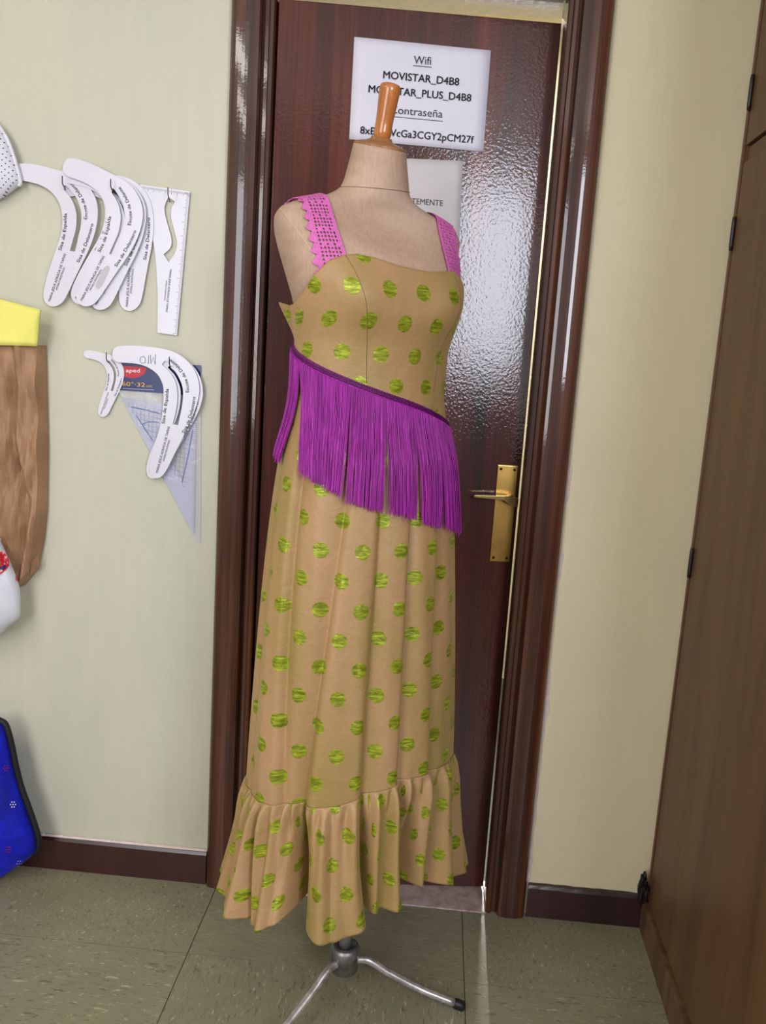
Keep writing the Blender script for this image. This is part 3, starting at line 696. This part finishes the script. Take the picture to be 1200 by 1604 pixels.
fr = pyd('fringe', V, Fc, M['fringe'], bd, True); fr['kind'] = 'stuff'
# lace shoulder straps
def strap(cx, w, zbf, zbb, sgn, lean):
    cols = 8; U = np.linspace(cx-w/2, cx+w/2, cols+1); rows = 62; G = []
    for x in U:
        path = []
        zt_ = [z for z in np.linspace(1.40, 1.585, 400) if prof(BODY, np.array(z))[0] > abs(x+sgn*lean)]
        zm = zt_[-1]
        for side in (1, -1):
            zl = np.linspace(zbf if side > 0 else zbb, zm, 60) if side > 0 else np.linspace(zm, zbb, 60)
            for z in zl:
                xx = x+sgn*lean*(z-zbf)/(zm-zbf) if side > 0 else x+sgn*lean-sgn*.055*(zm-z)/(zm-zbb)
                a, bf, bb, nn = prof(BODY, np.array(z)); s = min(1., abs(xx)/a)**(nn/2); thh = math.asin(s)*sgn
                if side < 0: thh = (PI-abs(thh))*sgn
                lx, lf = local(BODY, np.array(thh), np.array(z)); path.append((float(lf), z, xx))
        path = np.array(path); d = np.concatenate([[0], np.cumsum(np.linalg.norm(np.diff(path[:, :2], axis=0), axis=1))]); s = np.linspace(0, d[-1], rows+1)
        f = np.interp(s, d, path[:, 0]); z = np.interp(s, d, path[:, 1]); xc = np.interp(s, d, path[:, 2]); G.append(np.array([world(np.array(xq), ff, zz) for xq, ff, zz in zip(xc, f, z)]))
    G = np.array(G); n1 = np.gradient(G, axis=0); n2 = np.gradient(G, axis=1); nm = np.cross(n1, n2); nm /= np.linalg.norm(nm, axis=2)[..., None]+1e-9
    if nm[cols//2, 5] @ np.array([fx, fy, 0]) < 0: nm = -nm
    G = G+nm*.0045; V = []; Fc = []
    for i in range(cols):
        for j in range(rows):
            c4 = [G[i, j], G[i+1, j], G[i+1, j+1], G[i, j+1]]
            ce = sum(c4)/4; k = .64+.12*math.sin(i*2.1+j*1.3); solid = i in (0, cols-1) or (i+j) % 2 == 0 and j % 4 == 0
            b = len(V); V += c4
            if solid: Fc.append((b, b+1, b+2, b+3)); continue
            mid = [(c4[q]+c4[(q+1) % 4])/2 for q in range(4)]
            V += [ce+(m_-ce)*k*1.25 for m_ in mid]
            for q in range(4):
                Fc.append((b+q, b+(q+1) % 4, b+4+q)); Fc.append((b+q, b+4+q, b+4+(q-1) % 4))
    # scalloped outer edge
    e = 0 if sgn < 0 else cols; e2 = 1 if sgn < 0 else cols-1
    for j in range(0, rows-2, 3):
        out = G[e, j+1]+(G[e, j+1]-G[e2, j+1])*1.5; b = len(V); V += [G[e, j], G[e, j+3], out+.0*out, (G[e, j]+out)/2+(G[e, j+1]-G[e2, j+1])*.25]
        Fc.append((b, b+3, b+2, b+1))
    o = pyd('shoulder_strap', V, Fc, M['lace'], dress); md = o.modifiers.new('s', 'SOLIDIFY'); md.thickness = .0009; md.offset = 0; return o
strap(-.116, .040, 1.425, 1.375, -1, .010); strap(.118, .040, 1.425, 1.375, 1, .010)
# ---------------------------------------------------------------- templates and rulers on the left wall
Yw = -.006
def z6(p): return (p[0]/5, p[1]/5+240)
OUT = [(550, 65), (620, 75), (720, 107), (850, 163), (960, 215), (1045, 290), (1098, 385), (1116, 480), (1103, 580), (1063, 695), (1003, 805), (930, 912), (850, 1030), (790, 1120), (742, 1180), (690, 1205), (640, 1200), (603, 1165), (594, 1110), (615, 1040), (655, 945), (735, 785), (795, 665), (824, 560), (828, 470), (810, 388), (762, 312), (685, 252), (600, 215), (530, 190), (498, 160), (488, 122), (498, 90), (520, 72)]
SLOT = [(880, 282), (898, 300), (935, 350), (965, 410), (980, 480), (980, 540), (963, 620), (935, 690), (912, 755), (890, 808), (852, 796), (885, 720), (920, 640), (938, 560), (942, 500), (930, 430), (905, 370), (870, 318)]
N0 = np.array(at(*z6((878, 288)), y=Yw))
def loc2(p, yy=Yw): q = at(*z6(p), y=yy); return (q[0]-N0[0], q[2]-N0[2])
OUT2 = cr_closed([loc2(p) for p in OUT], 5); S2 = [loc2(p) for p in SLOT]
SLOT2 = np.vstack([cr_open(S2[0:10], 4), cr_open(S2[10:], 4)])
TEXTS = [('Sisa de Espalda', [(783, 788), (826, 690), (850, 600), (868, 505)], .0076, True), ('Escote de Delante', [(1020, 575), (1030, 500), (1012, 400), (975, 325), (938, 270)], .0076, True),
 ('Sisa de Delantero', [(912, 902), (975, 800), (1030, 700), (1066, 618)], .0076, True), ('MARIA JESUS ADRADA DE TAPIAS', [(642, 1166), (818, 818)], .0056, True), ('(MODELO REGISTRADO)', [(708, 1086), (795, 922)], .0042, True)]
T2 = [(s, [loc2(p) for p in pts], cap, b) for s, pts, cap, b in TEXTS]
nails = {}
def nail(px, py, label, h=14):
    p = at(px, py, y=0); q = at(px, py, y=-.030)
    a = [(p[0], .004, q[2]-.004), (p[0]*.3+q[0]*.7, -.020, q[2]-.003), (q[0], -.034, q[2]-.002), (q[0], -.040, q[2]+.003), (q[0], -.041, q[2]+.010), (q[0], -.041, q[2]+.018)]
    o = tube('wall_hook', cr_open(a, 4), .0012, M['nail'], None, 8); tag(o, label, 'hook', 'hooks that hold the pattern templates'); return o
def template(px, py, yy, rot, scale, label, shape=None, group='white pattern templates on the wall', texts=True, arm=1.0, name='curved_template'):
    c = at(px, py, y=yy); O_, L_, X_ = shape or (OUT2, SLOT2, T2)
    r = empty(name, c); tag(r, label, 'template', group)
    R = Matrix.Rotation(math.radians(rot), 3, 'Y'); kk = abs(c_o[1]-yy)/abs(c_o[1]-Yw)*scale
    def bs(o_): return lambda x, z: tuple(Vector(c)+R @ Vector((x*kk, o_, z*kk)))
    body = flat('plate', [O_*kk, L_*kk], .0018, M['white_plastic'], None)
    body.data.transform(Matrix.Translation(c) @ R.to_4x4()); body.parent = r; body.matrix_parent_inverse = parent_world(r).inverted()
    body.data.materials.append(M['white_edge'])
    for p in body.data.polygons:
        if abs((R.inverted() @ p.normal).y) < .5: p.material_index = 1
    for s, pts, cap, b in X_: letter('lettering', s, pts, cap, bs(-.0013), M['ink'], r, b)
    return r, bs
nA, nB, nE, nF, nG = (101, 291), (176.5, 296), (265.5, 309), (169.5, 565), (267.5, 572)
for p, l in ((nA, 'dark bent metal hook holding the leftmost large template'), (nB, 'dark bent metal hook holding the bunch of overlapping large templates'), (nE, 'dark bent metal hook holding the long straight ruler'), (nF, 'small dark metal hook holding the smallest template'), (nG, 'dark metal hook holding the template with the pencilled word')): nail(*p, l)
template(*nB, -.0075, -24, 1, 'rearmost white curved template of the bunch, its foot hanging straight beside the long ruler')
template(*nA, -.0145, -8, 1, 'leftmost large white curved template, its arm reaching behind the dotted cloth')
template(*nB, -.0165, -8, 1, 'large white curved template just under the front one, foot lowest of the bunch')
template(*nB, -.0200, 3, 1, 'large white curved template almost hidden directly behind the front one')
rB, bB = template(*nB, -.0240, 0, 1, 'front large white curved template of the bunch, with a rubbed grey strip near its foot')
st = cr_closed([loc2(p) for p in ((835, 890), (852, 897), (852, 930), (800, 1040), (770, 1072), (750, 1062), (748, 1035), (800, 920))], 4)
o = pyd('rubbed_strip', [bB(-.0011)(x, z) for x, z in st], [tuple(range(len(st)))], plain('worn_grey_patch', (196, 190, 198), .5), rB)
template(*nF, -.0060, -8.5, .49, 'smallest white curved template, hanging at the left of the lower row')
def zg(p): return (100+p[0]/4.717, 520+p[1]/4.717)
GN = at(*nG, y=-.02)
def lg(p): q = at(*zg(p), y=-.02); return ((q[0]-GN[0])*(CD-.006)/(CD-.02), (q[2]-GN[2])*(CD-.006)/(CD-.02))
GO = cr_closed([lg(p) for p in ((360, 160), (375, 120), (430, 103), (560, 103), (700, 118), (820, 150), (910, 210), (970, 290), (1000, 390), (998, 470), (975, 560), (930, 670), (880, 780), (820, 900), (770, 1000), (730, 1060), (690, 1080), (650, 1065), (632, 1010), (640, 930), (665, 840), (700, 740), (722, 640), (735, 540), (738, 430), (725, 370), (690, 310), (620, 260), (540, 235), (460, 228), (400, 222), (365, 195))], 5)
GS = [lg(p) for p in ((790, 262), (830, 300), (870, 380), (882, 450), (875, 540), (860, 620), (845, 688), (805, 680), (825, 600), (838, 520), (838, 430), (825, 370), (800, 320), (775, 285), (725, 240), (745, 213), (785, 225))]
GS = np.vstack([cr_open(GS[:7], 4), cr_open(GS[7:14], 4), np.array(GS[14:])])
GT = [(s, [lg(p) for p in pts], cap*1.04, True) for s, pts, cap in (('Sisa de Espalda', ((747, 680), (755, 600), (770, 500), (776, 420)), .0076), ('Escote de Delante', ((925, 447), (922, 385), (895, 310), (845, 245), (790, 200)), .0076), ('Sisa de Delantero', ((892, 752), (930, 670), (960, 570), (975, 480)), .0076), ('MARIA JESUS ADRADA DE TAPIAS', ((697, 1042), (787, 700)), .0056), ('(MODELO REGISTRADO)', ((744, 955), (787, 800)), .0042))]
template(nG[0]+9, nG[1]+6, -.0150, 5, .99, 'large white curved template behind the one with the pencilled word', (GO, GS, GT))
rG, bG = template(*nG, -.0200, 0, 1, 'front large white curved template of the lower row with a pencilled word on its arm', (GO, GS, GT))
# pencilled word, upside down on the arm of that template
def g2(px, py):
    q = at(px, py, y=-.0216); return tuple(q)
for st in ([(225, 558), (220, 560), (219, 565), (222, 569), (227, 568), (228, 562), (225, 558)], [(233, 557), (232, 570)], [(236, 556), (236, 570), (240, 560), (243, 571), (243.5, 555)]):
    tube('pencil_stroke', [g2(*p) for p in st], .0006, M['pencil'], rG, 5)
# long ruler with the curved slot
def z7(p): return (200+p[0]/6.418, 280+p[1]/6.418)
yy = -.0055; cE = at(*nE, y=yy); rE = empty('straight_ruler', cE); tag(rE, 'long white ruler with printed scales and an S-shaped slot, right of the templates', 'ruler')
def e2(p): q = at(*z7(p), y=yy); return (q[0], q[2])
outl = np.vstack([[e2((125, 58)), e2((627, 130)), e2((497, 1575)), e2((300, 1548))], cr_open([e2(p) for p in ((303, 1150), (280, 800), (235, 500), (170, 210))], 6)])
slt = np.vstack([cr_open([e2(p) for p in ((475, 232), (442, 300), (440, 400), (470, 520), (497, 640), (480, 740), (415, 840))], 6), cr_open([e2(p) for p in ((362, 760), (432, 690), (440, 600), (400, 450), (376, 350), (375, 270), (410, 185))], 6)])
pl = flat('plate', [outl, slt], .0018, M['white_plastic']); pl.data.transform(Matrix.Translation((0, yy, 0))); pl.parent = rE; pl.matrix_parent_inverse = parent_world(rE).inverted()
pl.data.materials.append(M['white_edge'])
for p in pl.data.polygons:
    if abs(p.normal.y) < .5: p.material_index = 1
fE = lambda x, z: (x, yy-.0013, z)
letter('lettering', 'MARIA JESUS ADRADA DE TAPIAS', [e2((425, 912)), e2((384, 1340))], .0046, fE, M['ink'], rE, True)
letter('lettering', '(MODELO REGISTRADO)', [e2((388, 1020)), e2((368, 1225))], .003, fE, M['ink'], rE, True)
V = []; Fc = []
def tick(p0, p1, w=.00035):
    a, b = np.array(p0), np.array(p1); d = b-a; nn = np.array([-d[1], d[0]])/np.linalg.norm(d)*w; k = len(V)
    for q in (a+nn, a-nn, b-nn, b+nn): V.append(fE(*q))
    Fc.append((k, k+1, k+2, k+3))
a, b = np.array(e2((622, 150))), np.array(e2((500, 1560))); d = b-a; nn = np.array([d[1], -d[0]])/np.linalg.norm(d); nn = -nn if nn[0] > 0 else nn
for k in range(101):
    p = a+d*k/100; tick(p+nn*.001, p+nn*(.011 if k % 10 == 0 else .008 if k % 5 == 0 else .0055), .0003)
a, b = np.array(e2((150, 75))), np.array(e2((620, 140))); d2_ = b-a; n2 = np.array([d2_[1], -d2_[0]])/np.linalg.norm(d2_); n2 = -n2 if n2[1] > 0 else n2
for k in range(41):
    p = a+d2_*k/40; tick(p+n2*.0005, p+n2*(.009 if k % 5 == 0 else .005), .0003)
o = pyd('scale_marks', V, Fc, M['ink'], rE); o['kind'] = 'stuff'
# set square in its sleeve
ys = -.0025; ss = empty('set_square', at(252, 600, y=ys)); tag(ss, 'clear plastic set square in a sleeve with a navy header card, behind the lower templates', 'set square')
def w2p(px, py, y=ys): q = at(px, py, y=y); return (q[0], q[2])
def put(o, y, par=ss): o.data.transform(Matrix.Translation((0, y, 0))); o.parent = par; o.matrix_parent_inverse = parent_world(par).inverted(); return o
put(flat('header_card', [[w2p(*p) for p in ((186, 568), (315, 572), (314, 621), (184, 611))]], .0008, M['card']), -.0045)
cc = w2p(206, 571); e = [(cc[0]+.036*math.cos(t), cc[1]-.004+.026*math.sin(t)) for t in np.linspace(PI*1.0, 2*PI, 24)]
put(flat('red_emblem', [e], .0002, M['red']), -.0052)
sf = lambda o_: (lambda x, z: (x, o_, z))
letter('lettering', 'aped', [w2p(198, 583), w2p(220, 583.5)], .0088, sf(-.0056), M['whitep'], ss, False)
letter('lettering', '60°·32', [w2p(192, 604), w2p(228, 606)], .0095, sf(-.0056), M['gold'], ss, False)
letter('lettering', 'cm', [w2p(230.5, 606), w2p(238.5, 606.5)], .006, sf(-.0056), M['gold'], ss, False)
p, q = w2p(193, 608.5), w2p(242, 611); pyd('print_line', [(p[0], -.0056, p[1]), (q[0], -.0056, q[1]), (q[0], -.0056, q[1]+.0006), (p[0], -.0056, p[1]+.0006)], [(0, 1, 2, 3)], M['whitep'], ss)
sq = put(flat('square_plate', [[w2p(*p) for p in ((190, 622), (308, 640), (304, 838))], [w2p(*p) for p in ((287, 752), (291, 690), (250, 690))]], .0016, M['acryl']), -.0042)
put(flat('sleeve', [[w2p(*p) for p in ((186, 611), (315, 620), (314, 849), (310, 850))]], .0004, M['film']), -.0066)
tri = [np.array(w2p(*p)) for p in ((196, 628), (300, 652), (292, 770))]
V = []; Fc = []
def gl(p, q, w=.0005, y=-.0053):
    a, b = np.array(p), np.array(q); d = b-a; L_ = np.linalg.norm(d)
    if L_ < 1e-4: return
    nn = np.array([-d[1], d[0]])/L_*w; k = len(V)
    for r_ in (a+nn, a-nn, b-nn, b+nn): V.append((r_[0], y, r_[1]))
    Fc.append((k, k+1, k+2, k+3))
for k in range(1, 16):
    f = k/16; gl(tri[0]+(tri[1]-tri[0])*f, tri[0]+(tri[2]-tri[0])*f); gl(tri[1]+(tri[2]-tri[1])*f, tri[0]+(tri[2]-tri[0])*f)
for k in range(60):
    a = np.array(w2p(308.5, 640)); b = np.array(w2p(305, 830)); p = a+(b-a)*k/60; gl(p, p+np.array([-.006 if k % 5 else -.010, .0]))
o = pyd('grid_lines', V, Fc, M['gridline'], ss); o['kind'] = 'stuff'
def bl(pts): tube('blue_line', [(*w2p(*p)[:1], -.0056, w2p(*p)[1]) for p in pts], .0013, M['blue_line'], ss, 6)
bl([(206, 637), (230, 642), (252, 648)]); bl([(223, 665), (232, 661), (241, 660.5), (250, 662)]); bl([(303, 672), (295, 715), (286, 755)]); bl([(214, 650), (228, 672), (240, 690)])
# ---------------------------------------------------------------- things at the left edge
def puffy(name, outline, y0, depth, m, parent=None, k=5, crease=.0, uvs=False, seed=1, ys=None):
    """closed outline (pixels, on plane y0) inflated towards the room; flat at the back"""
    pts = cr_closed([(lambda q: (q[0], q[2]))(at(*p, y=y0)) for p in outline], k) if k > 1 else np.array([(lambda q: (q[0], q[2]))(at(*p, y=y0)) for p in outline])
    c = pts.mean(0); V = []; Fc = []; n = len(pts); R = 22
    rs = np.random.default_rng(seed); ph = rs.uniform(0, 6, 8)
    for i in range(R+1):
        f = i/R; s = math.cos(f*PI/2)
        for p in pts:
            q = c+(p-c)*s; h = math.sin(f*PI/2)**.8
            w = crease*(math.sin(40*q[0]+9*q[1]+ph[0])*math.sin(17*q[1]-12*q[0]+ph[1])+.6*abs(math.sin(31*q[1]+55*q[0]+ph[2])))*h
            V.append((q[0], y0-depth*h-w, q[1]))
    for i in range(R):
        for j in range(n): Fc.append((i*n+j, i*n+(j+1) % n, (i+1)*n+(j+1) % n, (i+1)*n+j))
    b0 = len(V)
    for p in pts: V.append((p[0], y0+.002, p[1]))
    for j in range(n): Fc.append((b0+j, b0+(j+1) % n, (j+1) % n, j))
    Fc.append(tuple(b0+j for j in range(n))[::-1])
    o = pyd(name, V, Fc, m, parent, True)
    if uvs:
        l = o.data.uv_layers.new(name='fabric')
        for lp in o.data.loops: v = o.data.vertices[lp.vertex_index].co; l.data[lp.index].uv = (v.x*1.0, v.z)
    return o, pts
dc = empty('dotted_cloth_bag', at(0, 312, y=-.02)); tag(dc, 'white cloth bag with tiny black dots hanging at the upper left edge', 'bag')
ol = [(-3, 194), (10, 215), (20, 240), (29, 268), (33, 286), (30, 291), (14, 303), (-5, 314), (-60, 320), (-110, 300), (-120, 220), (-70, 170), (-30, 168)]
o, pts = puffy('cloth', ol, -.020, .035, M['dotcloth'], dc, 4, .002, True)
e = [at(*p, y=-.024) for p in ((-4, 194), (10, 216), (20, 241), (28, 268), (32, 286), (29, 291))]
tube('piping', cr_open(e, 6), .0042, M['whitecloth'], dc, 10)
# brown paper bag, crumpled, with real creases
kb = empty('paper_bag', at(38, 917, y=-.03)); tag(kb, 'crumpled brown kraft paper bag hanging at the left edge below the yellow paper', 'bag')
def rowx(py): return float(np.interp(py, [541, 700, 800, 845, 875, 890, 917], [70.5, 74, 72.5, 68, 62, 60, 38]))
V = []; Fc = []; R = 90; C = 70
for i in range(R+1):
    py = 541+(917-541)*i/R; xr = rowx(py); xl = -150+ (0 if py < 860 else (py-860)*2.6)
    for j in range(C+1):
        f = j/C; px = xl+(xr-xl)*f
        ridge = float(np.interp(py, [541, 620, 700, 780, 820, 917], [38, 40, 40, 58, 58, 40]))
        d = px-ridge
        dep = .030+.012*math.exp(-(d/7)**2)-.020*math.exp(-((d+10)/8)**2)*min(1, (py-541)/60)
        dep += .006*math.sin(py*.055+px*.05)*math.sin(px*.07)+.004*abs(math.sin(py*.04-px*.11))
        dep += .004*abs(math.sin(px*.21+py*.033))*min(1, (py-541)/150)
        dep *= min(1, (1-f)*(xr-xl)/7+.18)
        q = at(px, py, y=-.012); V.append((q[0], -.006-dep, q[2]))
for i in range(R):
    for j in range(C): k = i*(C+1)+j; Fc.append((k, k+C+1, k+C+2, k+1))
o = pyd('front_panel', V, Fc, M['kraft'], kb, False)
bk = [(v[0], -.004, v[2]) for v in V]
per = [j for j in range(C+1)]+[i*(C+1)+C for i in range(1, R+1)]+[R*(C+1)+j for j in range(C-1, -1, -1)]+[i*(C+1) for i in range(R-1, 0, -1)]
V2 = [V[k] for k in per]+[bk[k] for k in per]; m_ = len(per)
pyd('side_panel', V2, [(k, (k+1) % m_, m_+(k+1) % m_, m_+k) for k in range(m_)]+[tuple(range(m_, 2*m_))], M['kraft'], kb)
pyd('folded_corner', [tuple(at(60, 868, y=-.03)), tuple(at(64, 886, y=-.02)), tuple(at(46, 905, y=-.03)), tuple(at(50, 880, y=-.045))], [(0, 1, 2), (0, 2, 3), (0, 3, 1), (1, 3, 2)], M['kraft'], kb)
# yellow folded paper tucked over the bag
V = []; Fc = []; A_ = (-110, 440); B_ = (67, 486); C_ = (57.5, 542.5); D_ = (-112, 537)
for i in range(9):
    for j in range(25):
        a, b = j/24, i/8
        px = (1-b)*((1-a)*A_[0]+a*B_[0])+b*((1-a)*D_[0]+a*C_[0]); py = (1-b)*((1-a)*A_[1]+a*B_[1])+b*((1-a)*D_[1]+a*C_[1])
        fold = .004*max(0, 1-abs((px-62)+(py-490)*.6)/9)
        q = at(px, py, y=-.05); V.append((q[0], -.052-.003*math.sin(a*7+b*3)-fold-.006*(1-b), q[2]))
for i in range(8):
    for j in range(24): k = i*25+j; Fc.append((k, k+25, k+26, k+1))
o = pyd('yellow_folder', V, Fc, M['yellow'], None, True); md = o.modifiers.new('s', 'SOLIDIFY'); md.thickness = .006; md.offset = -1
tag(o, 'folded bright yellow paper at the left edge just above the brown bag', 'paper')
# white carrier bag
wb = empty('carrier_bag', at(5, 990, y=-.05)); tag(wb, 'white plastic carrier bag with a red round emblem at the lower left edge', 'bag')
puffy('bag_body', [(-6, 840), (2, 850), (12, 872), (24, 900), (31, 925), (32, 950), (30, 968), (12, 982), (-6, 996), (-90, 1010), (-160, 960), (-160, 860), (-80, 815)], -.060, .034, M['bag_w'], wb, 3, .010, seed=3)
bag_o = [o for o in wb.children if o.name.startswith('bag_body')][0]
def decal(o, pts, off, name, m, parent, rings=6):
    pts = np.array(pts); c = pts.mean(0); V = []; Fc = []; n = len(pts)
    for i in range(rings+1):
        for p in pts:
            q = c+(p-c)*i/rings; hit, loc, nr, ix = o.ray_cast(Vector((q[0], -1, q[1])), Vector((0, 1, 0)))
            V.append((q[0], (loc.y if hit else -.07)-off, q[1]))
    for i in range(rings):
        for k in range(n): Fc.append((i*n+k, i*n+(k+1) % n, (i+1)*n+(k+1) % n, (i+1)*n+k))
    return pyd(name, V, Fc, m, parent)
bpy.context.view_layer.update()
def circ(px, py, r): q = at(px, py, y=-.095); return [(q[0]+r*math.cos(t), q[2]+r*math.sin(t)) for t in np.linspace(0, 2*PI, 25)[:-1]]
decal(bag_o, circ(-12, 884, .028), .0030, 'red_emblem', M['red'], wb)
for px, py in ((-2, 868), (2, 876), (3, 885), (-1, 895), (-7, 901)): decal(bag_o, circ(px, py, .0034), .0042, 'emblem_spot', M['pinkd'], wb, 2)
decal(bag_o, [(lambda q: (q[0], q[2]))(at(*p, y=-.095)) for p in ((-6, 889), (3, 887), (4, 893), (-5, 896))], .0050, 'navy_mark', M['navy'], wb, 2)
decal(bag_o, [(lambda q: (q[0], q[2]))(at(*p, y=-.08)) for p in ((22, 904), (24, 904), (25, 911), (23, 912))], .0030, 'small_red_mark', M['red'], wb, 2)
# blue quilted bag on the floor
bb = empty('quilted_bag', at(-40, 1380, z=0)); tag(bb, 'bright blue quilted fabric bag with black piping standing on the floor at the left', 'bag')
ol = [(-8, 1127), (2, 1130), (12, 1155), (20, 1195), (29, 1230), (42, 1270), (54, 1305), (58, 1325), (50, 1340), (22, 1360), (-5, 1378), (-60, 1405), (-110, 1400), (-140, 1330), (-120, 1200), (-60, 1140)]
o, pts = puffy('fabric_body', ol, -.075, .055, M['bluecloth'], bb, 4, .003, seed=5)
zmin = min(v.co.z for v in o.data.vertices); 
e = [at(*p, y=-.075) for p in ((-12, 1124), (0, 1129), (9, 1136), (17, 1162), (24, 1196), (33, 1232), (46, 1268), (58, 1304), (61, 1322), (55, 1338))]
tube('piping', cr_open(e, 6), [.004]*3+[.0075]*(len(cr_open(e, 6))-3), M['piping'], bb, 12)
bpy.context.view_layer.update()
for (px, py), mm in (((9, 1203), 'red'), ((20, 1260), 'whitep'), ((13, 1330), 'red'), ((30, 1352), 'whitep'), ((-20, 1290), 'whitep')):
    for k in range(7):
        a_ = k*2*PI/6; q = at(px+(3.6*math.cos(a_) if k else 0), py+(4.4*math.sin(a_) if k else 0), y=-.125)
        # sit the little print motif on the cloth surface
        d = (Vector(q)-Vector(c_o)).normalized(); hit, loc, nrm, idx = o.ray_cast(Vector(c_o), d)
        if not hit: continue
        t1 = nrm.orthogonal().normalized(); t2 = nrm.cross(t1); V = [loc-(nrm if nrm.y > 0 else -nrm)*.0016+(t1*math.cos(u)+t2*math.sin(u))*.0016 for u in np.linspace(0, 2*PI, 7)[:-1]]
        pyd('flower_petal', V, [tuple(range(6))], M[mm], bb)
# corridor lamp and ceiling lamps (the sources of the area lights above)
for x, y in ((-1.35, -1.85), (-1.35, -2.75)):
    r = empty('ceiling_lamp', (x, y, 2.6)); tag(r, 'white ceiling lamp housing, %s of the two, outside the photograph' % ('nearer the door' if y > -2 else 'nearer the window'), 'lamp')
    bm = bmesh.new(); box(bm, x-.62, x+.62, y-.17, y+.17, 2.545, 2.6, .004); bmo('housing', bm, M['whitep'], r)
